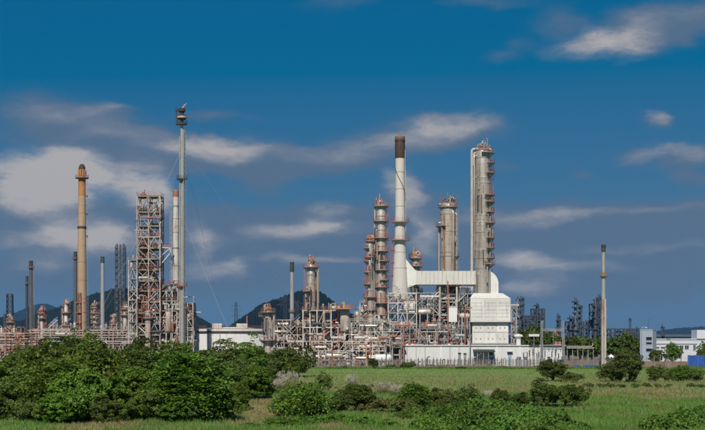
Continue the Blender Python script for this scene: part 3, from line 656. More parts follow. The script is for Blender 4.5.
# slim dark stacks on the left and centre
stack('slim_stack', 'slim dark stack at far left, taller of the pair', 31, 640, [(360,4.6),(332,4.2),(268,3.4),(261,3.4)], 'blue_st', 'dark', 266, rings=[(268,.7)], lad=0, group='slim dark stacks')
stack('slim_stack', 'slim dark stack at far left, shorter of the pair', 27, 680, [(358,3.0),(332,2.8),(283,2.6),(276.5,2.6)], 'dark', 'dark', 281, rings=[(284,.7)], group='slim dark stacks')
stack('slim_stack', 'slim blue-grey stack just left of the tan chimney', 75.3, 640, [(360,4.4),(332,4.0),(258,3.2),(252,3.2)], 'blue_st', 'dark', 257, rings=[(259,.6)], group='slim dark stacks')
stack('slim_stack', 'slim grey stack with a black tip right of the tan chimney', 102.5, 640, [(360,4.8),(330,4.4),(264,3.6),(257,3.4)], 'steel', 'dark', 263, group='slim dark stacks')
stack('slim_stack', 'slim pale stack with a black tip before the dark hill', 292, 500, [(360,4.8),(335,4.6),(312,4.2),(272,3.8),(262.5,3.6)], 'steel', 'dark', 272, rings=[(312,.5)], group='slim dark stacks')
mast = stack('flare_mast', 'tall grey and tan vent stack on the open right side', 603.5, 372, [(374,5.6),(346,5.0),(302,4.6),(300,4.4),(276,4.0),(252,3.6),(245,3.5)], 'steel', 'dark', 252, rings=[(276.5,.45)])
_s = 372/FOC
for k, dx in enumerate((-1.2, 1.2)):
    MB().tube([(dx*_s*1.3, -2.55*_s, 0.2), (dx*_s*1.05, -2.2*_s, Z(299,372))],   .30, 10).build('riser_pipe', 'pale', mast, True)
for row in (318, 334, 350): z = Z(row, 372); MB().box(-3*_s, 3*_s, -3*_s, 3*_s, z-.1, z+.1).build('bracket', 'steel', mast)
for row, sg in ((316, 1), (332, 1), (309, 1)): z = Z(row, 372); MB().beam((0, 0, z), (3.6*_s, 0, z), .12).build('step_bracket', 'steel', mast)
MB().lathe([(2.2*_s, Z(247.4,372)), (2.4*_s, Z(247,372)), (2.4*_s, Z(245,372)), (1.6*_s, Z(244.7,372))], 14).build('tip_ring', 'dark', mast, True)

# triple-tube lattice stack behind the truss tower
t3 = lattice('tube_cluster_tower', 'dark lattice tower of clustered tubes behind the truss tower', 120.5, 620, 246, 9.0, 9.6, 18, 'blue_st', t_=.2)
for dx, tp in ((-3.4, 244), (0, 244.5), (3.4, 244)):
    MB().tube([(dx*620/FOC, -.5, .2), (dx*620/FOC, -.5, Z(tp, 620))], .42, 10).build('tube', 'blue_st', t3, True)
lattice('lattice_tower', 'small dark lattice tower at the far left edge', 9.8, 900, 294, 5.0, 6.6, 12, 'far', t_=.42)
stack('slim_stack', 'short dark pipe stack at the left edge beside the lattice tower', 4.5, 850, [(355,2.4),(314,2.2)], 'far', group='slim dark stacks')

# truss tower with its inner column
D = 440.0
tt = frame('truss_tower', 'tall open truss tower of rust-stained steel, left of the flare mast', 137, 160, D, 8.0, 2, 2, [196,212,226,237,248,259,270,281,291,302,313,324,335,348], 'pale', .42, .9, 'red', True, 90, ('rust','rust','red','pale','soot','rust'), 31, cat='steel tower', railrows={13,12,10,9,8,7,6,5,4,3})
MB().lathe([(1.5, .1), (1.5, Z(238,D)), (1.0, Z(236,D)), (.2, Z(235.5,D))], 16, (-2.0, 0)).build('inner_column', 'rust', tt, True)
MB().lathe([(1.0, .1), (1.0, Z(262,D)), (.5, Z(260,D))], 16, (1.4, -1)).build('inner_column', 'clad', tt, True)
MB().lathe([(.7, Z(197,D)), (.9, Z(195.5,D)), (.9, Z(192.6,D)), (.45, Z(191.6,D)), (.4, Z(190.6,D))], 12, (-2.3, 0)).build('crane_cab', 'rust', tt, True)
MB().beam((3.8, -2, Z(245.5,D)), (7.4, -2, Z(245.5,D)), .4, .5).build('boom', 'red', tt)
MB().beam((3.8, -2, Z(247,D)), (7.0, -2, Z(247.5,D)), .3).beam((3.8, -2, Z(264,D)), (7.0, -2, Z(252,D)), .3).beam((7, -2, Z(247,D)), (7.0, -2, Z(253,D)), .3).beam((4, -2, Z(255,D)), (7, -2, Z(247.5,D)), .22).build('bracket', 'white', tt)
frame('steel_structure', 'narrow pale steel bay attached low on the truss tower\'s left', 128.5, 137, D-1, 8.0, 1, 1, [260,269,279,290,300,311,322,334,347], 'white', .34, .9, 'red', True, 14, ('pale','white','rust','red'), 33)
frame('steel_structure', 'white steel structure filled with piping between truss tower and flare mast', 160.5, 178, D+2, 9.0, 3, 2, [291,301,311,322,333,345], 'white', .36, .75, 'red', True, 44, ('white','pale','white','rust','red','steel'), 35, rr=(.14,.45))
frame('steel_structure', 'stepped white steel structure at the foot of the flare mast', 176, 193.5, D-2, 8.0, 3, 2, [303,311,319,328,337,347], 'white', .36, .8, 'red', True, 40, ('white','pale','white','rust','red','steel'), 36, taper=.10, rr=(.14,.45))
column('vertical_vessel', 'white vertical vessel standing inside the truss tower\'s base', 148, D-1, [(372,5.4),(312,5.4)], 'pale', bands=[312,322,332], seed=41, cat='vessel', plats=[(318,-180,180,.8)])
drum('vertical_vessel', 'white upright vessel in the structure left of the flare mast', 168, 322, D+1, 6, 1.0, 'pale', True, dy=1)
column('white_column', 'slim white column with an orange top beside the flare mast', 175.8, D+6, [(372,6.4),(300,6.2),(262,6.1),(225,6.0),(212,5.6),(200,5.4),(193,5.2)], 'white', bands=[206,218,232,248,265,280], seed=43, railmat='red', plats=[(284,100,300,1.2)], lads=[(200,300,210,'pale')], dish=False)
wc = [o for o in bpy.data.objects if o.name.startswith('white_column')][0]
_s = (D+6)/FOC
MB().lathe([(2.72*_s, Z(197,D+6)), (2.9*_s, Z(196,D+6)), (2.9*_s, Z(191,D+6)), (2.0*_s, Z(190,D+6))], 16).build('orange_cap', 'orange', wc, True)
# flare mast
FD = 436.0; _s = FD/FOC
fl = thing('flare_tower', 'very tall guyed grey flare mast with a small flame at its tip', 'flare', X(181.8, FD), FD)
zt = Z(124, FD)
MB().tube([(0, 0, .1), (0, 0, Z(260,FD)), (0, 0, zt+1)], [.5, .48, .46], 14).build('flare_pipe', 'steel', fl, True)
MB().tube([(-.62, -.4, .1), (-.62, -.4, zt-4)], .16, 8).build('pilot_pipe', 'pale', fl, True)
for k, (px_, py_) in enumerate(((.95,-.4),(.95,.7),(.45,-.8))):
    MB().beam((px_, py_, 0), (px_, py_, zt-2), .14).build('lattice_leg', 'steel', fl)
n = 60; b = MB()
for k in range(n):
    z0, z1 = zt*k/n*.98, zt*(k+1)/n*.98
    b.beam((.95,-.4,z0), (.95,.7,z1), .08).beam((.45,-.8,z0), (.95,-.4,z1), .08).beam((.45,-.8,z1), (.95,-.4,z1), .08).beam((.95,.7,z1), (0,.5,z1), .08)
b.build('bracing', 'steel', fl)
ladder(.75, -.75, 3, zt-2, -50, .06).build('ladder', 'steel', fl)
for row in (124, 179, 286):
    z = Z(row, FD); p = MB().sector(.6, 1.7, 0, 360, z-.22, z, 14).build('platform', 'dark' if row < 200 else 'rust', fl); railing_arc(1.65, 0, 360, z+.002, n=12, t=.07).build('railing', 'dark' if row < 200 else 'red', p)
MB().lathe([(.55, zt), (.55, zt+1.2), (1.5, zt+1.7), (1.55, zt+2.7), (.7, zt+3.3), (.65, zt+3.7), (1.15, zt+4.1), (1.15, zt+5.0), (.6, zt+5.2)], 14).build('flare_tip', 'soot', fl, True)
MB().lathe([(1.56, zt+1.9), (1.6, zt+2.0), (1.6, zt+2.4), (1.56, zt+2.5)], 14).build('tip_ring', 'pale', fl, True)
MB().tube([(-1.75, 0, zt-.5), (-1.75, 0, zt+4.6)], .22, 7).lathe([(.36, zt+4.2), (.36, zt+5.0)], 8, (-1.75, 0)).build('pilot_igniter', 'dark', fl, True)
MB().beam((2.0, 0, zt), (2.0, 0, zt+2.4), .12).build('rod', 'dark', fl)
fm = bpy.data.materials.new('flame'); fm.use_nodes = True
_b = fm.node_tree.nodes['Principled BSDF']; _b.inputs['Base Color'].default_value = (.5,.2,.15,1); _b.inputs['Emission Color'].default_value = (1.0, .34, .30, 1); _b.inputs['Emission Strength'].default_value = 0.4; _b.inputs['Alpha'].default_value = .5
MB().tube([(0.1, 0, zt+5.0), (.35, 0, zt+5.5), (.75, 0, zt+6.0), (1.2, 0, zt+6.5), (1.7, 0, zt+6.9)], [.16, .24, .2, .12, .02], 9).build('flame', fm, fl, True)
gy = [((0,0,Z(140,FD)), (0,0), (34.5, -6, 0)), ]
for (row, dx, dy) in ((143, 52, 30), (143, -52, 22), (143, 10, 75), (182, 40, 26), (182, -40, 18), (215, 24, -40), (150, -26, -50)):
    z = Z(row, FD); p0 = Vector((0, 0, z)); p1 = Vector((dx, dy, 0.2)); pts = []
    for k in range(13):
        u = k/12; p = p0.lerp(p1, u); p.z -= 1.6*4*u*(1-u)*.5; pts.append(p)
    MB().tube(pts, .03, 4, False).build('guy_wire', 'steel', fl)

# ---------------------------------------------------------------- storage tank
TD = 470.0; _s = TD/FOC
cxp = 226.0; rt = 20.5*1.0; rt = 52*_s
tk = thing('storage_tank', 'broad white storage tank with a flat roof behind the trees', 'tank', X(cxp, TD), TD+rt*0.9)
zr = Z(331.2, TD)
MB().lathe([(rt, 0.02), (rt, zr)], 72).build('shell', 'wall', tk, True)
MB().lathe([(rt+.02, zr-.55), (rt+.45, zr-.5), (rt+.45, zr-.05), (rt+.02, zr)], 72).build('wind_girder', 'dark', tk)
MB().lathe([(rt+.3, zr+.002), (rt+.3, zr+.75), (rt-.1, zr+.8)], 72).build('top_curb', 'duct', tk)
MB().lathe([(rt-.2, zr+.6), (2, zr+1.6)], 72).build('roof', 'wall', tk)
railing_arc(rt+.2, 180, 360, zr+.8, h=1.1, n=70, t=.07).build('railing', 'rust', tk)
for a in (-102, -70): 
    MB().box(-1.9, 1.9, -.8, .8, 0, 1.9).build('roof_hatch', 'white', tk, loc=((rt-2)*math.cos(R(a)), (rt-2)*math.sin(R(a)), zr+.8))
for k in range(-170, -9, 10):
    a = R(k); x, y = rt*math.cos(a), rt*math.sin(a); MB().beam((x*1.002, y*1.002, 0), (x*1.002, y*1.002, zr-.56), .12, .05).build('shell_seam', 'duct', tk)
MB().tube([((rt+.3)*math.cos(R(-96)), (rt+.3)*math.sin(R(-96)), 0), ((rt+.3)*math.cos(R(-96)), (rt+.3)*math.sin(R(-96)), zr)], .12, 6).build('fill_pipe', 'tan', tk)
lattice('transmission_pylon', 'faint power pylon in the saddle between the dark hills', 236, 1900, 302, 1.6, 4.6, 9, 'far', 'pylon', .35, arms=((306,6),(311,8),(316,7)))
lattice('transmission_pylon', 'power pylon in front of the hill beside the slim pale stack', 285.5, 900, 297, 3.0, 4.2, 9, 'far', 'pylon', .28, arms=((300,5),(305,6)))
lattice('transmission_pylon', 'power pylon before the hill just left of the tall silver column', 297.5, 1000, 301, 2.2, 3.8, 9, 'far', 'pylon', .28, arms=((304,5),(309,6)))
stack('slim_stack', 'short rusty pipe stack standing behind the white tank', 247, 560, [(345,1.8),(316,1.6)], 'rust', group='slim dark stacks')

# ---------------------------------------------------------------- furnace, duct and frames at the centre
D = 420.0; _s = D/FOC
fu = thing('furnace', 'large white panelled furnace box under the tallest column', 'furnace', X(490, D), D)
wx0, wx1 = -19.5*_s, 20.5*_s; dp = 12.0
zb, z1, z2, z3 = Z(344,D), Z(322,D), Z(298.5,D), Z(293,D)
MB().box(wx0, wx1, .0, dp, z1, z2).build('upper_casing', 'duct', fu)
MB().box(wx0+.6, wx1-.6, .5, dp-.5, zb, z1-.02).build('lower_casing', 'duct', fu)
b = MB(); tx0, tx1 = -16*_s, 13.5*_s
b.add([(wx0-.1,-.1,z2+.02),(wx1+.1,-.1,z2+.02),(wx1+.1,dp,z2+.02),(wx0-.1,dp,z2+.02),(tx0,2.5,z3),(tx1,2.5,z3),(tx1,dp-2,z3),(tx0,dp-2,z3)], [(0,3,2,1),(4,5,6,7),(0,1,5,4),(1,2,6,5),(2,3,7,6),(3,0,4,7)])
b.build('hopper_roof', 'duct', fu)
nx = 3
for i in range(nx):
    for j in range(3):
        xa = wx0+(wx1-wx0)*i/nx+.05; xb = wx0+(wx1-wx0)*(i+1)/nx-.05; za = z1+.5+(z2-z1-.7)*j/3+.04; zc = z1+.5+(z2-z1-.7)*(j+1)/3-.04
        p = MB().box(xa, xb, -.07, .02, za, zc).build('panel', 'duct', fu)
        MB().beam((xa+.3, -.1, (za+zc)/2), (xb-.3, -.1, (za+zc)/2), .08, .1).build('stiffener', 'white', p)
    for j in range(2):
        xa = wx0+.6+(wx1-wx0-1.2)*i/nx+.12; xb = wx0+.6+(wx1-wx0-1.2)*(i+1)/nx-.12; za = zb+.2+(z1-zb)*j/2+.08; zc = zb+.1+(z1-zb)*(j+1)/2-.3
        p = MB().box(xa, xb, .36, .52, za, zc).build('panel', 'duct', fu)
        for q in (.3, .7): MB().box(xa+(xb-xa)*q-.16, xa+(xb-xa)*q+.16, .2, .37, (za+zc)/2-.3, (za+zc)/2+.1).build('peep_door', 'steel', p)
for z, w in ((z1+.15, .8), (zb+.1, 1.2)):
    p = MB().box(wx0-w, wx1+w, -w, .3, z-.25, z-.05).build('walkway', 'steel', fu); railing_rect(wx0-w+.1, wx1+w-.1, -w+.1, .2, z-.04, step=1.4).build('railing', 'red' if z > 14 else 'white', p)
for i in range(6):
    for y in (.8, dp-1): x = wx0+.9+(wx1-wx0-1.8)*i/5; MB().beam((x, y, 0), (x, y, zb), .5).build('leg', 'steel', fu)
for i in range(9): x = wx0+1.2+(wx1-wx0-2.4)*i/8; MB().lathe([(.45, zb-1.5), (.55, zb-.4), (.55, zb)], 10, (x, 2.5)).build('burner', 'steel', fu, True)
# frame beside the furnace on the right
frame('steel_structure', 'narrow white stair frame against the furnace\'s right side', 511.5, 516.5, D, 6, 1, 1, [309,318,327,336,346], 'white', .28, .9, 'red', True, 8, ('white','steel','rust'), 51)
# hot duct: horizontal box duct + bend into the furnace top
du = thing('flue_duct', 'long white box duct linking the stack to the furnace', 'duct', X(448, D+4), D+4)
S = (D+4)/FOC; xx = lambda p: (p-448)*S; zz = lambda r: Z(r, D+4)
MB().box(xx(416), xx(487), 0, 5.0, zz(284.5), zz(271)).build('duct_run', 'duct', du)
for k in range(18):
    x = xx(417.5)+(xx(487)-xx(417.5))*k/17; MB().box(x-.09, x+.09, -.16, 5.16, zz(284.5)-.14, zz(271)+.14).build('duct_rib', 'white', du)
b = MB(); b.add([(xx(405),.2,zz(289)),(xx(416)-.02,.05,zz(284.5)),(xx(416)-.02,4.9,zz(284.5)),(xx(405),4.8,zz(289)),(xx(405),.2,zz(258)),(xx(416)-.02,.05,zz(271)),(xx(416)-.02,4.9,zz(271)),(xx(405),4.8,zz(258))], [(0,3,2,1),(4,5,6,7),(0,1,5,4),(1,2,6,5),(2,3,7,6),(3,0,4,7)]); b.build('stack_transition', 'duct', du)
b = MB(); N = 8; vs = []                         # rounded bend
cx_, cz_ = xx(487)+.02, zz(284.5); ro = zz(271)-zz(284.5); 
for k in range(N+1):
    a = PI/2*(1-k/N); 
    for r_ in (ro*.12, ro):
        for y in (0.02, 4.98): vs.append((cx_+r_*math.cos(a)*(1 if r_ == ro else 1)*(11.5*S/ro if r_ == ro else 1), y, cz_+r_*math.sin(a)))
fs = []
for k in range(N):
    i = 4*k; fs += [(i, i+2, i+6, i+4), (i+1, i+5, i+7, i+3), (i+2, i+3, i+7, i+6), (i, i+4, i+5, i+1)]
b.add(vs, fs); b.build('bend', 'duct', du, True)
MB().box(cx_+ro*.12, cx_+11.5*S-.02, .05, 4.95, zz(294.5), cz_-.02).build('drop_leg', 'duct', du)
MB().box(xx(477), xx(485), 1.2, 4.2, zz(293.8), zz(284.6)).build('drop_leg', 'duct', du)
for p_ in (440, 457): 
    for y in (1, 4.5): MB().beam((xx(p_), y, 0), (xx(p_), y, zz(284.6)), .45).build('support_post', 'white', du)
# frame under the pale stack
frame('stack_support', 'white braced steel tower carrying the pale stack', 388.5, 416.5, DM-6, 12, 3, 2, [293,303,313,324,336,347], 'white', .42, .95, 'red', True, 36, ('white','white','steel','clad','red'), 53, rr=(.15,.5))
so = thing('stack_pedestal', 'stepped white casing inside the frame under the pale stack', 'casing', X(404, DM), DM)
MB().box(-5.5*_s*1, 9.5*_s, -3.6, 3, Z(347,DM), Z(322,DM)).build('lower_casing', 'duct', so)
MB().box(-1.0*_s, 10.5*_s, -3.8, 2.6, Z(321.8,DM), Z(300,DM)).build('upper_casing', 'duct', so)
MB().lathe([(6.4*_s, Z(300,DM)), (8.4*_s, Z(293.2,DM))], 24, (-4*_s, 0)).build('stack_seat', 'duct', so, True)
for k in range(5): z = Z(346-5*k, DM); MB().box(-5.7*_s, 9.7*_s, -3.75, -3.58, z-.1, z+.1).build('casing_rib', 'white', so)
# legs beneath the stout column
frame('steel_structure', 'white lattice frame around the stout column below the duct', 438.5, 459.5, DM+2, 9, 2, 2, [286,294,302,310,320,331,344], 'white', .36, .9, 'red', True, 40, ('white','steel','clad','red','white'), 55, rr=(.14,.45))
ex = thing('white_panel_box', 'small white equipment cabin hung on the frame below the duct', 'cabin', X(452, DM-6), DM-6, z=0)
MB().box(-3.4*_s*1.2, 4.2*_s*1.2, 0, 3, Z(322,DM-6), Z(307,DM-6)).build('casing', 'wall', ex); MB().box(-3.4*_s*1.2-.15, 4.2*_s*1.2+.15, -.15, 3.15, Z(307,DM-6)+.01, Z(307,DM-6)+.2).build('roof', 'duct', ex)
for sx in (-1, 1): MB().beam((sx*3*_s, 1.5, 0), (sx*3*_s, 1.5, Z(322,DM-6)), .3).build('leg', 'white', ex)
MB().tube([(-2.2*_s*2, -1, Z(330,DM-6)), (-2.2*_s*2, -1, Z(281,DM-6))], .2, 8).build('red_riser', 'red', ex, True)
# process bays, some with dark pipes added to deepen the shade inside
frame('process_bay', 'crowded process bay between the pale stack and the stout column', 416.5, 439, DM, 14, 4, 3, [300,306,315,325,334,346], 'steel', .34, .7, 'red', True, 74, ('white','steel','clad','red','rust','dark','white'), 57, rr=(.12,.5))
frame('process_bay', 'crowded process bay between the stout column and the furnace', 459, 472, DM-2, 14, 3, 3, [294,302,311,322,333,346], 'steel', .34, .7, 'red', True, 52, ('white','steel','clad','red','rust','dark'), 59, rr=(.12,.5))
frame('process_bay', 'tall pipe-filled bay behind the two ringed columns', 360, 389, DM+10, 12, 4, 2, [303,314,325,336,350], 'white', .36, .7, 'red', True, 60, ('white','steel','clad','red','rust'), 61, rr=(.12,.45))
frame('process_structure', 'three-level white steel structure with red handrails below the hill', 303, 345, 412, 13, 6, 3, [310.5,327.5,341.5], 'white', .46, .55, 'red', True, 80, ('white','steel','clad','red','rust','dark'), 63, rr=(.12,.42))
frame('process_structure', 'low dense pipe structure at ground level left of the white wall', 312, 386, 405, 6, 11, 2, [341.5,351,360], 'white', .40, .75, None, False, 110, ('white','white','steel','clad','red','rust','pale'), 65, rr=(.10,.36))
frame('process_structure', 'white pipe bay below the ringed columns, stepped roof', 344, 390, 409, 8, 6, 2, [323,332,342], 'white', .36, .75, 'red', True, 80, ('white','steel','clad','red','rust','white'), 67, rr=(.12,.4))
frame('process_structure', 'steel floor frame in front of the stack casing, above the white wall', 384, 470, 409, 6, 10, 1, [329,339,347.5], 'steel', .32, .45, 'red', True, 84, ('white','steel','white','clad','red','orange'), 69, rr=(.12,.40))
frame('process_structure', 'tangled pipe structure between short column and three-level structure', 264, 304, 425, 10, 6, 2, [327,335,343,352], 'white', .34, .75, 'rust', True, 90, ('white','pale','rust','clad','orange','steel'), 71, rr=(.12,.4))
pr_ = thing('slanting_brace', 'long white leaning strut against the three-level structure', 'strut', X(312, 408), 408)
MB().beam((0, 0, Z(342,408)), (7*.307*1.4, -1, .1), .5).build('strut', 'white', pr_); MB().beam((.9, .2, Z(342,408)), (7*.307*1.4+.9, -.8, .1), .4).build('strut', 'white', pr_); MB().box(1.9, 5.0, -1.6, 0, .02, .35).build('footing', 'concrete', pr_)
drum('vertical_vessel', 'squat silver upright drum on the three-level structure', 345, 321, 411, 6.0, 1.5, 'pale', True, leg=Z(341,410), dy=-1.5)
vt = [o for o in bpy.data.objects if o.name.startswith('vertical_vessel')][-1]
dk = MB().sector(.3, 3.4, 0, 360, Z(309.5,410), Z(309,410), 14).build('top_deck', 'steel', vt); railing_arc(3.3, 0, 360, Z(309,410)+.01, n=12).build('railing', 'orange', dk)
for k in range(5): MB().tube([(-2.5+k*1.1, -1, Z(309,410)), (-2.5+k*1.1, -1, Z(309,410)+1.2+(k*7 % 3)*.5)], .28, 7).build('valve', ('orange','rust','yellow')[k % 3], vt, True)
po = thing('pipe_portal', 'tan pipe portal in front of the low pipe structure', 'pipe', X(356, 402), 402)
MB().tube([(-9*.303, 0, Z(344,402)), (9*.303, 0, Z(344,402)), (10.2*.303, 0, Z(345.5,402)), (10.2*.303, 0, .1)], .26, 9).build('pipe', 'tan', po, True)
MB().beam((-6*.303, 0, 0), (-6*.303, 0, Z(345.4,402)), .25).build('post', 'steel', po)
drum('white_drum', 'white horizontal drum on saddles left of the white wall', 383, 358.5, 398, 4.2, 1.25, 'wall')
rv = thing('riser_pipe', 'rust-red vertical riser at the left end of the white wall', 'pipe', X(403.5, 394), 394)
MB().tube([(0, 0, .1), (0, 0, Z(327,394)), (.5, 0, Z(325.5,394)), (1.6, 0, Z(325.5,394))], .26, 9).build('pipe', 'red', rv, True); MB().box(-.6, .6, -.6, .6, Z(346,394), Z(345,394)).build('flange', 'red', rv)
for i, (p_, D_, r0, r1, w) in enumerate(((437.5, 404, 346, 318, .17), (465, 404, 346, 308, .18), (371, 399, 366, 340, .15), (448, 404, 345, 330, .15), (415, 404, 346, 332, .14), (332, 404, 362, 346, .14))):
    where = ('left of the cabin below the duct', 'close to the furnace\'s left corner', 'beside the tan portal', 'under the small white cabin', 'left of the dark gap below the duct', 'low in the pipe structure on the left')[i]
    rv = thing('riser_pipe', 'thin rust-red upright pipe '+where, 'pipe', X(p_, D_), D_, 'red upright pipes')
    MB().tube([(0, 0, 0.05), (0, 0, Z(r1,D_)-.5), (.4, 0, Z(r1,D_)), (2.2, 0, Z(r1,D_))], w, 8).build('pipe', 'red', rv, True); MB().box(-w*1.7, w*1.7, -w*1.7, w*1.7, Z(r1,D_)-2.4, Z(r1,D_)-2.2).build('flange', 'rust', rv)
for i, (p_, row, D_, L_, r_, m_, v_, lb) in enumerate((
  (424, 312, DM-4, 5, 1.4, 'clad', False, 'silver drum high in the bay right of the pale stack'),
  (430, 329, DM-5, 5.5, 1.7, 'dark', False, 'dark drum in the gap below the duct'),
  (446, 337, 414, 6.5, 1.5, 'wall', False, 'white drum below the small cabin'),
  (465, 316, DM-5, 3.4, 1.2, 'pale', False, 'rust-stained drum left of the furnace'),
  (465, 336, DM-8, 5, 1.4, 'dark', True, 'dark upright vessel left of the furnace'),
  (357, 318, DM, 4.5, 1.3, 'clad', True, 'silver upright vessel left of the slimmer ringed column'),
  (366, 337, 408, 5, 1.1, 'clad', False, 'silver drum low below the slimmer ringed column'),
  (325, 335, 414, 4, 1.1, 'pale', False, 'rusty drum inside the three-level structure'),
  (334, 356, 403, 6, 1.2, 'clad', False, 'silver drum near the ground in the pipe structure'),
  (353, 352, 408, 4, 1.0, 'pale', True, 'rusty upright vessel behind the tan portal'),
  (285, 338, 424, 5, 1.2, 'pale', False, 'pale drum in the tangle right of the short column'),
  (396, 340, 408, 4.8, 1.3, 'white', False, 'white drum beside the stack casing'))):
    drum('process_vessel', lb, p_, row, D_, L_*.8, r_*.72, m_, v_, dy=2.2)

# ---------------------------------------------------------------- long white wall building, yard things, fence
WD = 396.0; _s = WD/FOC
wb = thing('service_building', 'long low white building running along the fence', 'building', X(485.5, WD), WD)
x0, x1 = (405-485.5)*_s, (564.5-485.5)*_s
MB().box(x0, x1, 0, 9, 0, Z(346,WD)).build('wall', 'wall', wb)
MB().box(x0-.3, x1+.3, -.35, 9.3, Z(346,WD)+.005, Z(345,WD)).build('roof', 'duct', wb)
for p_ in (441, 469.5, 497, 520, 546): x = (p_-485.5)*_s; MB().box(x-.16, x+.16, -.12, .01, 0, Z(346,WD)-.02).build('pilaster', 'wall', wb)
for p_, r0, r1, w_ in ((491, 352.6, 355.2, 3.4),): 
    x = (p_-485.5)*_s; wnd = MB().box(x-w_/2*_s, x+w_/2*_s, -.03, .02, Z(r1,WD), Z(r0,WD)).build('window', 'glass', wb)
    MB().box(x-w_/2*_s-.12, x+w_/2*_s+.12, -.14, -.02, Z(r1,WD)-.14, Z(r1,WD)-.01).build('sill', 'duct', wnd)
dr = MB().box((508-485.5)*_s, (511.5-485.5)*_s, -.05, .02, .05, Z(352.5,WD)).build('door', 'bgrey', wb); MB().box((508.6-485.5)*_s, (508.9-485.5)*_s, -.12, -.05, 1.0, 1.2).build('handle', 'dark', dr)
MB().box((507-485.5)*_s, (512.5-485.5)*_s, -.9, .0, Z(352,WD), Z(351.5,WD)).build('canopy', 'steel', wb)
dr = MB().box((489.5-485.5)*_s, (493-485.5)*_s, -.05, .02, .05, Z(357.5,WD)).build('door', 'blue', wb); MB().box((490-485.5)*_s, (490.3-485.5)*_s, -.12, -.05, 1.0, 1.2).build('handle', 'dark', dr)
for p_ in (407, 416, 425, 450, 459, 478, 530, 538, 556): x = (p_-485.5)*_s; MB().tube([(x, -.2, 0), (x, -.2, Z(347,WD))], .07, 6).build('drain_pipe', 'steel', wb)
vn = thing('roof_vent', 'stubby white vent with a wide cap on the white building', 'vent', X(518.5, WD+4), WD+4, z=Z(345,WD)+.01)
MB().lathe([(.72, 0), (.72, 2.2), (.8, 2.4)], 16).build('pipe', 'wall', vn, True); MB().lathe([(1.35, 2.42), (1.45, 2.6), (1.0, 3.1), (.2, 3.3)], 16).build('cap', 'duct', vn, True)
cn = thing('lean_to_canopy', 'dark lean-to canopy with posts against the white building', 'canopy', X(482.5, WD-2.4), WD-2.4)
b = MB(); hw = 5.5*_s
b.add([(-hw-1,-1.6,Z(351.5,WD)-.1),(hw+2,-1.6,Z(351.5,WD)-.1),(hw+2,2.3,Z(350,WD)),(-hw-1,2.3,Z(350,WD)),(-hw-1,-1.6,Z(351.5,WD)+.08),(hw+2,-1.6,Z(351.5,WD)+.08),(hw+2,2.3,Z(350,WD)+.18),(-hw-1,2.3,Z(350,WD)+.18)], [(0,3,2,1),(4,5,6,7),(0,1,5,4),(1,2,6,5),(2,3,7,6),(3,0,4,7)]); b.build('roof', 'dark', cn)
for sx in (-1, .1, 1): MB().beam((sx*hw, -1.3, 0), (sx*hw, -1.3, Z(351.5,WD)), .14).build('post', 'steel', cn)
MB().beam((-hw, -1.3, Z(356,WD)), (0, -1.3, Z(351.8,WD)), .1).build('brace', 'steel', cn)
# fence with concrete posts
FDn = 388.0; _s = FDn/FOC
fe = thing('boundary_fence', 'long weathered concrete-post fence between field and plant', 'fence', X(480, FDn), FDn)
rnd = random.Random(5)
xa, xb = (300-480)*_s, (640-480)*_s; x = xa; pm_ = []
while x < xb:
    h = rnd.uniform(2.3, 3.0)
    MB().beam((x, 0, 0), (x+rnd.uniform(-.07, .07), rnd.uniform(-.05, .05), h), rnd.uniform(.2, .3)).beam((x, 0, h), (x, -.35, h+.4), .13).build('post', 'fence', fe); x += rnd.uniform(.8, 1.25)
for z in (.5, 1.1, 1.7, 2.2, 2.6): MB().beam((xa, 0.13, z), (xb, 0.13, z), .05).build('wire', 'wire', fe)
b = MB(); q = xa
while q < xb: b.beam((q, .16, .05), (q+1.1, .16, 2.6), .04).beam((q+1.1, .16, .05), (q, .16, 2.6), .04); q += .3
b.build('mesh', 'wire', fe)
MB().box(xa, xb, .2, .38, 0, .75).build('plinth', 'fence', fe)
# low brown wall and fence on the right
wl = thing('boundary_wall', 'low reddish-brown wall with posts in front of the right building', 'wall', X(650, 395), 395)
S = 395/FOC; xa, xb = (566-650)*S, (740-650)*S
MB().box(xa, xb, 0, .3, 0, 1.9).build('wall', 'brickw', wl); MB().box(xa-.05, xb+.05, -.07, .37, 1.902, 2.02).build('coping', 'fence', wl)
x = xa
while x < xb: MB().beam((x, -.12, 0), (x+rnd.uniform(-.05,.05), -.12, rnd.uniform(3.0, 4.2)), .2).build('post', 'fence', wl); x += rnd.uniform(1.7, 2.6)
for z in (2.4, 2.8, 3.1): MB().beam((xa, -.12, z), (xb, -.12, z), .04).build('wire', 'wire', wl)
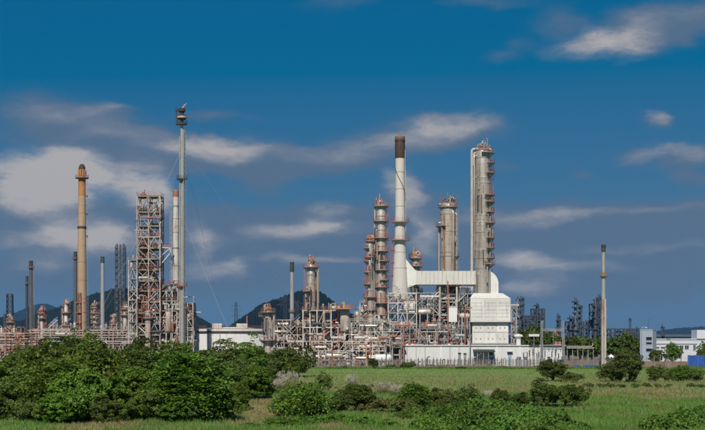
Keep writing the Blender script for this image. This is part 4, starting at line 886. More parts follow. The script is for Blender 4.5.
# yard bits: pumps, bollards, drums seen against the white wall
rnd = random.Random(8)
for i in range(20):
    p_ = 408+i*5.0+rnd.uniform(-1.2, 1.2); D_ = 391+rnd.uniform(0, 2.5); h = rnd.uniform(1.6, 3.4); k = rnd.random()
    m_ = rnd.choice(('dark','steel','steel','rust','fence'))
    t = thing('yard_pump', nth(i)+' small pump set from the left between fence and white wall', 'pump', X(p_, D_), D_, 'pumps along the white wall')
    MB().box(-.55, .55, -.4, .4, .02, .4).build('base', 'concrete', t)
    MB().tube([(-.5, 0, .85), (.5, 0, .85)], .4, 9).build('motor', m_, t, True)
    MB().tube([(.1, 0, .9), (.1, 0, h-.3), (.3, 0, h), (.8, 0, h)], .16, 7).build('discharge_pipe', rnd.choice(('steel','dark','pale')), t, True)
for p_, r_ in ((459.5, 354), (465, 354.5)):
    t = thing('vent_post', 'thick grey twin standpipe before the white wall, ' + ('left one' if p_ < 462 else 'right one'), 'standpipe', X(p_, 391), 391, 'twin standpipes'); MB().tube([(0, 0, .05), (0, 0, Z(r_, 391))], .36, 10).build('pipe', 'steel', t, True); MB().lathe([(.5, Z(r_, 391)), (.5, Z(r_, 391)+.3), (.2, Z(r_, 391)+.4)], 10).build('cap', 'dark', t, True)
def barrel(px, D_, mat, label, group):
    t = thing('oil_drum', label, 'drum', X(px, D_), D_, group); MB().lathe([(.42,.01),(.44,.05),(.44,.35),(.47,.38),(.44,.41),(.44,.72),(.47,.75),(.44,.78),(.44,1.05),(.42,1.1)], 14).build('body', mat, t, True); MB().lathe([(.38,1.1),(.38,1.13),(.1,1.14)], 14).build('lid', mat, t, True)
for k, p_ in enumerate((427.5, 429, 431, 432.6, 434)): barrel(p_, 390+.6*(k % 2), 'blue', nth(k)+' blue drum from the left in the row before the white wall', 'blue drums before the white wall')
for k, p_ in enumerate((576, 577.8, 585, 587, 589, 591, 593.5, 596)): barrel(p_, 384+.7*(k % 2), 'blue', nth(k)+' blue drum from the left at the foot of the brown wall', 'blue drums by the brown wall')
for p_, m_, lb in ((447, 'orange', 'orange drum left of the canopy, nearer the standpipes'), (454, 'orange', 'orange drum just left of the twin standpipes'), (416.5, 'yellow', 'yellow drum at the left end of the fence')): barrel(p_, 390, m_, lb, None)
# lamp posts
def lamp(px, D_, row, label, bar=.0, mat='steel'):
    t = thing('lamp_post', label, 'lamp post', X(px, D_), D_); h = Z(row, D_)
    MB().tube([(0, 0, 0), (0, 0, h)], [.16, .09], 8).build('pole', mat, t, True)
    if bar: 
        MB().box(-bar, bar, -.25, .25, h-.9, h-.2).build('lamp_bar', 'wall', t); MB().tube([(0, 0, h), (0, 0, h+1.0)], .06, 6).build('finial', mat, t)
    else: MB().tube([(0, 0, h), (.7, 0, h+.3), (1.3, 0, h+.2)], .06, 6).build('arm', mat, t); MB().box(1.0, 1.7, -.2, .2, h+.02, h+.2).build('lamp_head', 'wall', t)
lamp(469.8, 393, 318, 'tall thin lamp pole before the left end of the furnace')
lamp(534, 393, 333.5, 'pole with a white cross bar above the white building', 1.55)
lamp(386, 396, 330, 'thin grey lamp pole beside the white horizontal drum')
lamp(641.5, 400, 328, 'thin pole by the blue-grey stair block')
# substation
GD_ = 391.0
for p_, lb in ((541.8, 'left lattice post of the substation gantry'), (563.5, 'right lattice post of the substation gantry')):
    lattice('gantry_post', lb, p_, GD_, 321, 1.4, 2.6, 14, 'steel', 'gantry post', .10, group='substation gantry posts')
gt = thing('gantry_beam', 'lattice crossbeam between the two substation posts', 'beam', X(552.6, GD_), GD_)
S = GD_/FOC; hw = 9.9*S; z = Z(330, GD_); b = MB()
for dy in (-.35, .35):
    for dz in (-.3, .3): b.beam((-hw, dy, z+dz), (hw, dy, z+dz), .1)
b.build('chord', 'steel', gt); b = MB()
for k in range(14):
    xa_ = -hw+2*hw*k/14; b.beam((xa_, -.35, z-.3), (xa_+2*hw/14, -.35, z+.3), .06).beam((xa_, .35, z+.3), (xa_+2*hw/14, .35, z-.3), .06)
b.build('bracing', 'steel', gt)
for k in range(5): x = -hw*.8+hw*.4*k; MB().lathe([(.05, z-1.5), (.11, z-1.4), (.05, z-1.2), (.11, z-1.1), (.05, z-.9), (.11, z-.8), (.05, z-.35)], 8, (x, 0)).build('insulator', 'dark', gt, True)
ws = thing('windsock', 'orange windsock streaming right above the white building', 'windsock', X(553.3, 398), 398)
MB().tube([(0, 0, 0), (0, 0, Z(330.6,398))], .07, 6).build('pole', 'steel', ws); S = 398/FOC
zt_ = Z(331.0,398)
MB().tube([(.1, 0, zt_), (1.6*S, 0, zt_-.35), (3.4*S, 0, zt_-.95), (4.6*S, 0, zt_-1.5)], [.42, .38, .30, .22], 10, False).build('sock', 'orange', ws, True)
MB().lathe([(.44, zt_-.06), (.44, zt_+.06)], 12, (.1, 0)).build('hoop', 'steel', ws)
for i, (p_, w_) in enumerate(((519, 6), (526, 5), (549, 4))):
    t = thing('transformer', ('pale blue-grey transformer before the white building, largest of three', 'pale blue-grey transformer beside the largest one', 'pale blue-grey transformer between the gantry posts')[i], 'transformer', X(p_, 392), 392, 'substation transformers'); w = w_*.295/2
    MB().box(-w, w, -.8, .8, .3, 2.5).build('tank', 'bgrey', t); MB().box(-w-.1, w+.1, -.95, .95, .02, .29).build('base', 'concrete', t)
    for k in range(5): x = -w+.2+(2*w-.4)*k/4; MB().box(x-.06, x+.06, -1.15, -.81, .6, 2.2).build('cooling_fin', 'bgrey', t)
    for k in (-.5, 0, .5): MB().lathe([(.12, 2.5), (.2, 2.7), (.1, 2.9), (.18, 3.1), (.06, 3.5)], 8, (k*w, 0)).build('bushing', 'dark', t, True)
rnd = random.Random(3)
for i in range(13):
    p_ = 524+i*3.1+rnd.uniform(-.8, .8); h = rnd.uniform(3.2, 5.8); D_ = 390.2+rnd.uniform(0, 3)
    t = thing('switchgear_post', nth(i)+' slim switchgear post from the left in the substation yard', 'switchgear', X(p_, D_), D_, 'substation switchgear posts')
    MB().beam((0, 0, 0), (0, 0, h*.65), .2).build('post', 'steel', t); MB().lathe([(.08, h*.65), (.2, h*.7), (.09, h*.76), (.2, h*.82), (.09, h*.88), (.2, h*.94), (.05, h)], 8).build('insulator', 'dark', t, True); MB().beam((-.7, 0, h), (.7, 0, h), .08).build('busbar', 'steel', t)
for p_, lb in ((556, 'red equipment box on the white building, left one'), (559.5, 'red equipment box on the white building, right one')):
    t = thing('equipment_box', lb, 'box', X(p_, WD+3), WD+3, 'red roof boxes', z=Z(345,WD)+.01); MB().box(-.4, .4, -.4, .4, .1, 1.0).build('casing', 'red', t); MB().box(-.5, .5, -.5, .5, 0, .1).build('base', 'steel', t)
pc = thing('pipe_gantry', 'white overhead pipe gantry on thin posts right of the white building', 'pipe gantry', X(580, 400), 400)
S = 400/FOC
for dy in (0, .8): MB().beam((-13*S, dy, Z(348,400)), (14*S, dy, Z(348,400)), .24).build('rail', 'white', pc)
for k in range(6): x = -12.5*S+k*5.2*S; MB().beam((x, .4, 0), (x, .4, Z(348.2,400)), .18).build('post', 'steel', pc)
MB().tube([(-13*S, .4, Z(346.5,400)), (12*S, .4, Z(346.5,400)), (13*S, .4, Z(345,400)), (13*S, .4, Z(343,400))], .12, 6).build('pipe', 'white', pc, True)
t = thing('white_canopy', 'small white tent roof between the vent stack and tree', 'tent', X(611, 412), 412); MB().add([], []) 
b = MB(); w = 1.4; b.add([(-w,-1.3,2.9),(w,-1.3,2.9),(w,1.3,2.9),(-w,1.3,2.9),(0,0,4.0)], [(0,1,4),(1,2,4),(2,3,4),(3,0,4),(0,3,2,1)]); b.build('roof', 'wall', t)
for sx in (-1, 1):
    for sy in (-1, 1): MB().beam((sx*1.3, sy*1.2, 0), (sx*1.3, sy*1.2, 2.9), .1).build('post', 'steel', t)

# ---------------------------------------------------------------- building on the right
BD = 520.0; S = BD/FOC; bz = lambda r: Z(r, BD)
bl = thing('office_building', 'white flat-roofed building with dark windows at the right edge', 'building', X(682, BD), BD)
xx = lambda p: (p-682)*S
MB().box(xx(656), xx(735), 0, 14, 0, bz(339.6)).build('wall', 'bwall', bl)
MB().box(xx(655.6), xx(735), -.3, 14.3, bz(339.6)+.005, bz(338.8)).build('roof', 'bwall', bl)
MB().box(xx(656), xx(697), -.25, -.005, bz(344.2), bz(343.4)).build('ledge', 'bgrey', bl)
MB().box(xx(696.5), xx(735), -.6, 8, bz(338.78), bz(330)).build('upper_block', 'bwall', bl)
MB().box(xx(704.2), xx(704.9), -.66, -.6, bz(345), bz(342)).build('vent', 'dark', bl)
for a, c in ((656.6, 659), (661, 664.6), (666, 667.8), (669.2, 670.8), (672.6, 674.4), (676, 678), (680, 683.2), (685, 688.6), (693.4, 695.6)):
    w = c-a; r0, r1 = (347, 348.4) if a < 665 else (345.6, 349.2)
    if 693 < a: r0, r1 = 345.2, 350.4
    g_ = MB().box(xx(a), xx(c), -.05, .03, bz(r1), bz(r0)).build('window', 'glass', bl)
    MB().box(xx(a)-.1, xx(c)+.1, -.18, -.04, bz(r1)-.12, bz(r1)-.01).build('sill', 'bwall', g_)
    MB().box((xx(a)+xx(c))/2-.05, (xx(a)+xx(c))/2+.05, -.09, -.045, bz(r1), bz(r0)).build('frame', 'bwall', g_)
    MB().box(xx(a)-.1, xx(c)+.1, -.22, -.04, bz(r0)+.01, bz(r0)+.14).build('lintel', 'bwall', g_)
tb = thing('stair_tower', 'blue-grey stair tower at the left end of the white building', 'building', X(648.5, BD-3), BD-3, rz=R(-28))
h_ = bz(330.4); MB().box(-2.6, 2.4, -2.6, 2.6, 0, h_).build('wall', 'bgrey', tb); MB().box(-2.7, 2.5, -2.7, 2.7, h_+.003, h_+.35).build('parapet', 'bgrey', tb)
for r0, r1 in ((337.2, 340.4), (342.4, 344.4), (348.6, 351.6)):
    g_ = MB().box(-.2, 2.0, -2.66, -2.58, bz(r1), bz(r0)).build('window', 'glass', tb); MB().box(-.3, 2.1, -2.76, -2.65, bz(r1)-.14, bz(r1)-.01).build('sill', 'bwall', g_)
g_ = MB().box(-2.66, -2.58, -.8, 1.2, bz(339), bz(336)).build('window', 'glass', tb); MB().box(-2.76, -2.65, -.9, 1.3, bz(339)-.14, bz(339)-.01).build('sill', 'bwall', g_)
an = MB().tube([(0, 0, h_), (0, 0, h_+4.5)], .06, 6).build('antenna', 'dark', tb)
ta = thing('tarpaulin_hoarding', 'bright blue tarpaulin hoarding at the right edge', 'hoarding', X(699, 392), 392)
S = 392/FOC; b = MB(); n = 40; xa_, xb_ = -11*S, 20*S
for k in range(n):
    x_a, x_b = xa_+(xb_-xa_)*k/n, xa_+(xb_-xa_)*(k+1)/n; ya, yb = .12*math.sin(k*1.7)+.05*math.sin(k*4.1), .12*math.sin((k+1)*1.7)+.05*math.sin((k+1)*4.1)
    za = Z(355.4,392)+.08*math.sin(k*.9); zb_ = Z(355.4,392)+.08*math.sin((k+1)*.9)
    b.add([(x_a,ya,.5),(x_b,yb,.5),(x_b,yb,zb_),(x_a,ya,za),(x_a,ya+.06,.5),(x_b,yb+.06,.5),(x_b,yb+.06,zb_),(x_a,ya+.06,za)], [(0,1,2,3),(4,7,6,5),(3,2,6,7)])
b.build('tarpaulin', 'tarp', ta)
for k in range(8): x = xa_+(xb_-xa_)*k/7; MB().beam((x, .35, 0), (x, .35, Z(355.2,392)), .14).build('post', 'steel', ta)

# ---------------------------------------------------------------- far plant on the right horizon
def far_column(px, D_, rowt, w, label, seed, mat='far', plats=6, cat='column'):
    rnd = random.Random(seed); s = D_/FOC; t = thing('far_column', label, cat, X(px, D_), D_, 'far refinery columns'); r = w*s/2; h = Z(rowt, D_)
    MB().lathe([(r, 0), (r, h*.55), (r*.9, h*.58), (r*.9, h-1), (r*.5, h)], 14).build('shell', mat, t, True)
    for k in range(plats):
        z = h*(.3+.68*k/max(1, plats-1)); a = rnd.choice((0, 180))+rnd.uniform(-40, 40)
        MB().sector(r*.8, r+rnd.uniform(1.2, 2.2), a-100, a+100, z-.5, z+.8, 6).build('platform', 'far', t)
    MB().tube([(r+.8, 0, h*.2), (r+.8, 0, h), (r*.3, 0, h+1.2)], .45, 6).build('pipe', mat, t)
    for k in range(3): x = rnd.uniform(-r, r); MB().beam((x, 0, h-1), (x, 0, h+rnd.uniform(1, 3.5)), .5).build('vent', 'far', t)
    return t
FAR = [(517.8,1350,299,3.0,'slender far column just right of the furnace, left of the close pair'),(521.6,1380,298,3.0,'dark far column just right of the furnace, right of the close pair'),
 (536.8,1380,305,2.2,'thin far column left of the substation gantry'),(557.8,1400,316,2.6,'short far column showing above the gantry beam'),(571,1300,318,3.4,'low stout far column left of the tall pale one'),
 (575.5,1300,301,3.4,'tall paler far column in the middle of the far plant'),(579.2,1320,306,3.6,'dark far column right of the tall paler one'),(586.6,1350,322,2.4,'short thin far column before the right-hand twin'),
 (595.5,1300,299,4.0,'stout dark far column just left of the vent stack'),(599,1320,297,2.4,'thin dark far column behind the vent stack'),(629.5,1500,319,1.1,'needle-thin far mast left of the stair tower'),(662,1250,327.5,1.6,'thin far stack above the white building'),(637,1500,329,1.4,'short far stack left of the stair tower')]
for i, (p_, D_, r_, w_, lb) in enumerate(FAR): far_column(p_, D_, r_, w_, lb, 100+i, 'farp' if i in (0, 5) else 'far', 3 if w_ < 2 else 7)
def far_frame(px0, px1, D_, rows, label, seed, n=3):
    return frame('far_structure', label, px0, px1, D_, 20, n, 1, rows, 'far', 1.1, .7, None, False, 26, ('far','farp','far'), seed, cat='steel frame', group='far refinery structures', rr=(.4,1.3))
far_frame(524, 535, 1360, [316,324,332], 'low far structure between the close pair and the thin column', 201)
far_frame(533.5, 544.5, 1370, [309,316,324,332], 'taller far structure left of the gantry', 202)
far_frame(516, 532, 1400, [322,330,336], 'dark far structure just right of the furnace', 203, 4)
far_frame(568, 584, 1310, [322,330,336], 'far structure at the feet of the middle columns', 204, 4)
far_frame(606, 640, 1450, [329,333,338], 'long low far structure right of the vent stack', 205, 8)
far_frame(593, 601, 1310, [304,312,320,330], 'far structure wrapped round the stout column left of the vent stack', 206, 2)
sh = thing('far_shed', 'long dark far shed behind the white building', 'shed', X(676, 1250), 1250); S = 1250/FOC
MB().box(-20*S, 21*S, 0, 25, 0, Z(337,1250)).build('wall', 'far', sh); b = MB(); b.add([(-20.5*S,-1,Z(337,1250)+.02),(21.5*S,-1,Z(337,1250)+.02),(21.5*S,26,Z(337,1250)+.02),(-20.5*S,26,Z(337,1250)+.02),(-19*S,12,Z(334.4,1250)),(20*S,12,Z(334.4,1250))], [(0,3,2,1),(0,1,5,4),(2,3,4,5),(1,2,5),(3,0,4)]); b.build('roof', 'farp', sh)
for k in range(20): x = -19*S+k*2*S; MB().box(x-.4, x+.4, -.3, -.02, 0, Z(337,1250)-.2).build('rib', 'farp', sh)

# ---------------------------------------------------------------- plant on the left, behind the hedge
def small_column(px, D_, rowt, w, label, seed, mat='pale', rail='red', n=5):
    s = D_/FOC; rnd = random.Random(seed); rows = [rowt+2+(340-rowt-4)*k/(n) for k in range(n)]
    return column('small_column', label, px, D_, [(366,w),(rowt+4,w),(rowt+3,w*.8),(rowt+1.5,w*.8)], mat, bands=[], plats=[(r, a, a+200, 1.05) for r, a in zip(rows, [rnd.uniform(0, 360) for _ in rows])], lads=[(rnd.choice((0, 180)), 345, rowt+3, rail)], pipes=[(rnd.choice((0, 180)), 345, rowt+4, .3, .5, mat)], top=[rail, mat, 'pale'], seed=seed, railmat=rail, group='small columns on the left')
small_column(42, 470, 311, 3.6, 'short red-railed column right of the far-left slim stacks', 71, 'pale', 'red')
small_column(66, 480, 304, 3.8, 'short red and white column left of the tan chimney', 72, 'white', 'red')
small_column(95, 480, 306, 4.2, 'short pale column right of the tan chimney', 73, 'pale', 'rust', 6)
small_column(113.5, 490, 318, 2.6, 'smallest red-topped column left of the truss tower', 74, 'rust', 'red', 4)
small_column(125, 480, 307, 3.8, 'short rusty column touching the truss tower\'s left bay', 75, 'pale', 'rust')
small_column(10.5, 450, 320, 3.6, 'short rusty column near the left edge above the pipe bridge', 76, 'rust', 'rust', 4)
lattice('derrick', 'rust-red lattice derrick right in front of the tan chimney', 79.5, 470, 293, 2.6, 3.4, 12, 'rust', 'derrick', .28)
for k, r_ in enumerate((303, 313, 323)): 
    o = [o for o in bpy.data.objects if o.name.startswith('derrick')][0]; MB().box(-1.2, 2.0, -1.2, 1.2, Z(r_,470), Z(r_,470)+.25).build('platform', 'red', o)
pipe_rack('pipe_rack', 'long pale pipe rack above the hedge on the left', 30, 134, 455, 5, [331,336,342], 'pale', 6, 81)
pipe_rack('pipe_rack', 'rusty pipe bridge at the far left edge', -20, 32, 425, 6, [334,340,346,352], 'rust', 6, 82, pm=('rust','pale','red','tan','white'))
frame('process_structure', 'low rusty process structure at the left edge', -8, 24, 440, 10, 5, 2, [334,343,351], 'pale', .34, .7, 'red', True, 60, ('rust','pale','red','white','tan'), 83, rr=(.14,.5))
frame('process_structure', 'low pale structure left of the tan chimney base', 44, 76, 462, 8, 5, 1, [329,337,345], 'pale', .32, .7, 'rust', True, 40, ('white','pale','rust','steel'), 84)
frame('process_structure', 'low pale structure right of the tan chimney base', 88, 130, 470, 8, 6, 1, [330,338,346], 'pale', .32, .7, 'red', True, 44, ('white','pale','rust','steel'), 85)
t = thing('white_tank', 'low white tank at the far left edge beyond the pipe bridge', 'tank', X(1, 470), 470); MB().lathe([(6,.02),(6,Z(338,470)),(5.8,Z(337.6,470)),(.5,Z(336,470))], 40).build('shell', 'wall', t, True); MB().lathe([(6.02,Z(339,470)),(6.15,Z(338.9,470)),(6.15,Z(338.3,470)),(6.02,Z(338.2,470))], 40).build('girder', 'dark', t)
t = thing('sphere_tank', 'bright blue dome showing above the left pipe rack', 'tank', X(55, 500), 500); r_ = 2.4*500/FOC; z_ = Z(320.8,500)
MB().lathe([(r_*math.cos(a), z_+r_*math.sin(a)) for a in [PI*(k/12-.5)*.98 for k in range(13)]], 20).build('shell', material('bright_blue_dome', (0.05, 0.10, 0.50), .4, 0, .1), t, True)
for k in range(5): a = 2*PI*k/5; MB().beam((r_*.8*math.cos(a), r_*.8*math.sin(a), 0), (r_*.9*math.cos(a), r_*.9*math.sin(a), z_), .2).build('leg', 'white', t)
t = thing('red_container', 'red box unit beside the far-left small column', 'container', X(36.5, 465), 465); MB().box(-1.2, 1.2, -1, 1, Z(333,465), Z(328.6,465)).build('casing', 'red', t)
for sx in (-1, 1): MB().beam((sx, 0, 0), (sx, 0, Z(333,465)), .25).build('leg', 'steel', t)

# ---------------------------------------------------------------- vegetation
def np_mesh(name, V, nper, mat):
    """V: (n, nper, 3) separate small polygons"""
    n = V.shape[0]; me = bpy.data.meshes.new(name)
    me.vertices.add(n*nper); me.vertices.foreach_set('co', V.reshape(-1).astype(np.float32))
    me.loops.add(n*nper); me.loops.foreach_set('vertex_index', np.arange(n*nper, dtype=np.int32))
    me.polygons.add(n); me.polygons.foreach_set('loop_start', np.arange(0, n*nper, nper, dtype=np.int32)); me.polygons.foreach_set('loop_total', np.full(n, nper, dtype=np.int32))
    me.materials.append(mat); me.update(); me.validate(); return me
def unit(a): return a/np.maximum(1e-6, np.linalg.norm(a, axis=1, keepdims=True))
def leaves(P, Nn, size, asp, rng):
    """diamond leaves at P facing Nn"""
    n = len(P); t = unit(np.cross(Nn, rng.normal(size=(n, 3)))); b = np.cross(Nn, t); s = (size*rng.uniform(.45, 1.55, n))[:, None]
    fold = Nn*s*0.12
    return np.stack([P-t*s*.5*asp, P+b*s*.5-fold, P+t*s*.5*asp, P-b*s*.5-fold], axis=1)
def crown_mesh(name, mat, seed, rx=3.0, rz=2.6, zc=3.4, clumps=110, per=90, size=.26, asp=1.2, cr=(.45, .95), lump=.35, flat=.65, low=-.75, hollow=.55):
    rng = np.random.default_rng(seed); d = unit(rng.normal(size=(clumps*3, 3))); d = d[d[:, 2] > low][:clumps]
    k = rng.normal(size=(6, 3))*2.0; ph = rng.uniform(0, 6.28, 6)
    lum = 1+lump*np.mean(np.sin(d@k.T+ph), axis=1)*1.9
    d = d.copy(); dn = d[:, 2] < 0; hr = np.hypot(d[:, 0], d[:, 1])+1e-6; f_ = np.where(dn, np.maximum(1.0, (.92+.25*d[:, 2])/hr), 1.0); d[:, 0] *= f_; d[:, 1] *= f_
    shoot = rng.random(len(d)) < .07; lum = np.where(shoot & (d[:, 2] > -.1), lum*rng.uniform(1.15, 1.45, len(d)), lum)
    rad = rng.uniform(hollow, 1.0, len(d))**.6*lum
    nl = 6; lc = unit(rng.normal(size=(nl, 3)))*np.array([rx*.42, rx*.42, rz*.30])+np.array([0, 0, zc*.92]); lr = rng.uniform(.48, .74, nl); li = rng.integers(0, nl, len(d))
    c = d*rad[:, None]*np.array([rx, rx, rz])*lr[li][:, None]+lc[li]
    c[:, :2] *= rx*.93/np.percentile(np.hypot(c[:, 0], c[:, 1]), 96); c[:, 2] *= (zc+rz-.25)/np.percentile(c[:, 2], 99); c[:, 2] = np.maximum(c[:, 2], .25)
    out = []
    for i in range(len(c)):
        r = rng.uniform(*cr); n = int(per*(r/np.mean(cr))**2); q = unit(rng.normal(size=(n, 3))+d[i]*.5+np.array([0, 0, .35]))
        p = c[i]+q*(rng.uniform(.45, 1.0, n)**.5)[:, None]*np.array([r, r, r*flat])
        nn = unit(q*.7+np.array([0, -.1, .55])+rng.normal(size=(n, 3))*.55)
        out.append(leaves(p, nn, size, asp, rng))
    return np_mesh(name, np.concatenate(out), 4, mat), c
def feather_mesh(name, mat, seed, rx=3.4, rz=3.0, zc=3.3, fronds=520, per=26, size=.26):
    """pinnate sprays arching outwards"""
    rng = np.random.default_rng(seed); d = unit(rng.normal(size=(fronds*3, 3))); d = d[d[:, 2] > -.7][:fronds]
    k = rng.normal(size=(5, 3))*2.2; ph = rng.uniform(0, 6.28, 5); lum = 1+.3*np.mean(np.sin(d@k.T+ph), axis=1)*1.7
    base = d*(rng.uniform(.5, .95, len(d))*lum)[:, None]*np.array([rx, rx, rz])+np.array([0, 0, zc])
    nl = 6; lc = unit(rng.normal(size=(nl, 3)))*np.array([rx*.45, rx*.45, rz*.34])+np.array([0, 0, zc]); lr = rng.uniform(.42, .68, nl); li = rng.integers(0, nl, len(d)); base = (base-np.array([0, 0, zc]))*lr[li][:, None]+lc[li]
    base[:, :2] *= rx*.86/np.percentile(np.hypot(base[:, 0], base[:, 1]), 96); base[:, 2] *= (zc+rz-.5)/np.percentile(base[:, 2], 99); dirs = unit(d*np.array([1, 1, .6])+rng.normal(size=d.shape)*.45+np.array([.25, 0, .15])); L = rng.uniform(.8, 1.7, len(d)); out = []
    for i in range(len(d)):
        u = np.linspace(0, 1, per); p = base[i]+dirs[i]*(u*L[i])[:, None]+np.array([0, 0, -.55])*(u**2*L[i]*.8)[:, None]
        side = np.cross(dirs[i], [0, 0, 1.0]); side /= max(1e-6, np.linalg.norm(side)); sg = np.where(np.arange(per) % 2, 1, -1)[:, None]
        p = p+side*sg*rng.uniform(.05, .24, per)[:, None]+rng.normal(size=(per, 3))*.04; p[:, 2] = np.maximum(p[:, 2], .1)
        nn = unit(np.array([0, 0, 1.0])+side*sg*.35+rng.normal(size=(per, 3))*.45)
        out.append(leaves(p, nn, size, 1.7, rng))
    return np_mesh(name, np.concatenate(out), 4, mat), base
def trunk_mesh(name, c, seed, h=3.4, r=.2, limbs=14):
    rng = np.random.default_rng(seed); b = MB(); b.tube([(0, 0, -.1), (.1, .05, h*.35), (-.05, .1, h*.7), (0, 0, h*1.1)], [r*1.5, r, r*.75, r*.3], 8)
    for i in rng.choice(len(c), min(limbs, len(c)), replace=False):
        z = rng.uniform(.15, .85)*h; e = Vector(c[i])*rng.choice((1.0, 1.0, 1.12)); m = Vector((e.x*.45, e.y*.45, z+(e.z-z)*.3)); b.tube([(0, 0, z), m, e], [r*.5, r*.32, r*.07], 6)
    me = bpy.data.meshes.new(name); me.from_pydata(b.v, [], b.f); me.materials.append(M['bark']); return me
PROTO = {}
def proto(kind, mk):
    L = []
    for sd_ in (1, 2, 3):
        me, c = mk(sd_); zt_ = float(c[:, 2].max()); L.append((me, trunk_mesh('trunk', c, sd_+50, zt_*.62, .2 if zt_ > 4 else .1)))
    PROTO[kind] = L
# every prototype crown is about 6 m wide and 6 m tall
def both(kind, leaf, seed, size, asp, lump=.5, clumps=250, per=62, cr=(.28, .66)):
    proto(kind, lambda s_: crown_mesh('crown', LEAF[leaf], seed+s_, 2.8, 2.7, 3.0, clumps, per, size, asp, cr, lump, .7, -.8))
    proto(kind+'_low', lambda s_: crown_mesh('crown', LEAF[leaf], seed+5+s_, 2.8, 1.45, 1.45, int(clumps*.7), per, size, asp, cr, lump*1.2, .8, -.6))
both('round', 'dark', 10, .14, 1.2, .35, 280, 75)
both('broad', 'mid', 20, .14, 1.25, .5, 280, 75)
both('olive', 'olive', 30, .13, 1.4, .6, 240, 70)
both('bright', 'fresh', 40, .155, 1.3, .5, 280, 80)
both('yellow', 'yel', 70, .18, 1.3, .6, 170, 50)
both('far', 'dark', 90, .36, 1.2, .4, 90, 40, (.5, 1.0))
for kd, lf, sd_ in (('feather', 'fresh', 60), ('fmid', 'mid', 65)):
    proto(kd, lambda s_: feather_mesh('crown', LEAF[lf], sd_+s_, 2.7, 2.6, 3.0, 1000, 28, .12)); proto(kd+'_low', lambda s_: feather_mesh('crown', LEAF[lf], sd_+s_+5, 2.7, 1.5, 1.4, 760, 26, .12))
proto('vine', lambda s_: crown_mesh('crown', LEAF['vine'], 80+s_, 2.9, 1.0, .35, 230, 46, .27, 1.05, (.25, .6), .6, .9, .0, .25))
PROTO['vine_low'] = PROTO['vine']
VN = {}
def plant(kind, name, label, px, top, w, base=None, D=None, group=None, cat=None, depth=None):
    D_ = D or GD(base); s = D_/FOC; hgt = Z(top, D_); wid = w*s
    low = wid > 1.45*hgt; k = VN.get(kind, 0); VN[kind] = k+1; me, tr = PROTO[kind+('_low' if low else '')][k % 3]
    t = thing(name, label, cat or name.replace('_', ' ').split()[-1], X(px, D_), D_, group, rz=random.uniform(0, 6.28))
    t.scale = (wid/6.0, (depth or wid)/6.0, hgt/(1.55 if kind == 'vine' else 3.1 if low else 5.9))
    o = bpy.data.objects.new('crown', me); C.objects.link(o); o.parent = t
    o = bpy.data.objects.new('trunk', tr); C.objects.link(o); o.parent = t
    return t
# hedge of trees on the left (back to front)
HEDGE = [
 ('round',60,336,62,None,232,'dark tree at the back of the left thicket, under the tan chimney\'s left'),('broad',103,333,62,None,226,'highest bushy tree at the back of the left thicket'),
 ('round',140,338,52,None,235,'dark tree in front of the truss tower'),('broad',176,342,52,None,240,'tree at the back in front of the flare mast foot'),('olive',214,339,64,None,240,'olive tree in front of the white tank\'s left half'),
 ('broad',246,341,60,None,245,'leafy tree in front of the white tank\'s right half'),('olive',22,346,50,None,230,'low tree below the far-left pipe bridge'),('broad',-4,358,44,None,222,'tree cut by the left edge at the back'),
 ('fmid',46,342,86,None,172,'feathery tree in the middle of the left thicket'),('broad',98,341,90,None,168,'wide bushy tree in the centre of the left thicket'),('round',142,349,66,None,172,'dark tree behind the feathery front tree'),
 ('broad',182,352,50,None,176,'bushy tree directly behind the front feathery tree\'s left side'),('olive',240,358,44,None,186,'olive bush right behind the front feathery tree'),('broad',6,362,56,None,165,'bushy tree at the left edge, middle row'),
 ('olive',16,368,60,422,None,'olive bush in front at the left edge'),('fmid',62,356,78,421,None,'feathery bush in front, second from the left edge'),('bright',88,370,86,423,None,'bright-leaved bush in the front centre of the left thicket'),
 ('bright',130,366,62,422,None,'bright-leaved bush just left of the big feathery tree'),('feather',202,349,94,424,None,'big feathery light-green tree at the thicket\'s right end'),('bright',225,386,34,424,None,'small bright bush at the feathery tree\'s right foot'),
 ('olive',158,384,40,425,None,'low olive bush at the feathery tree\'s left foot')]
for kd, px, tp, w, base, D_, lb in HEDGE: plant(kd, 'thicket_tree', lb, px, tp, w, base, D_, 'trees of the left thicket', 'tree')
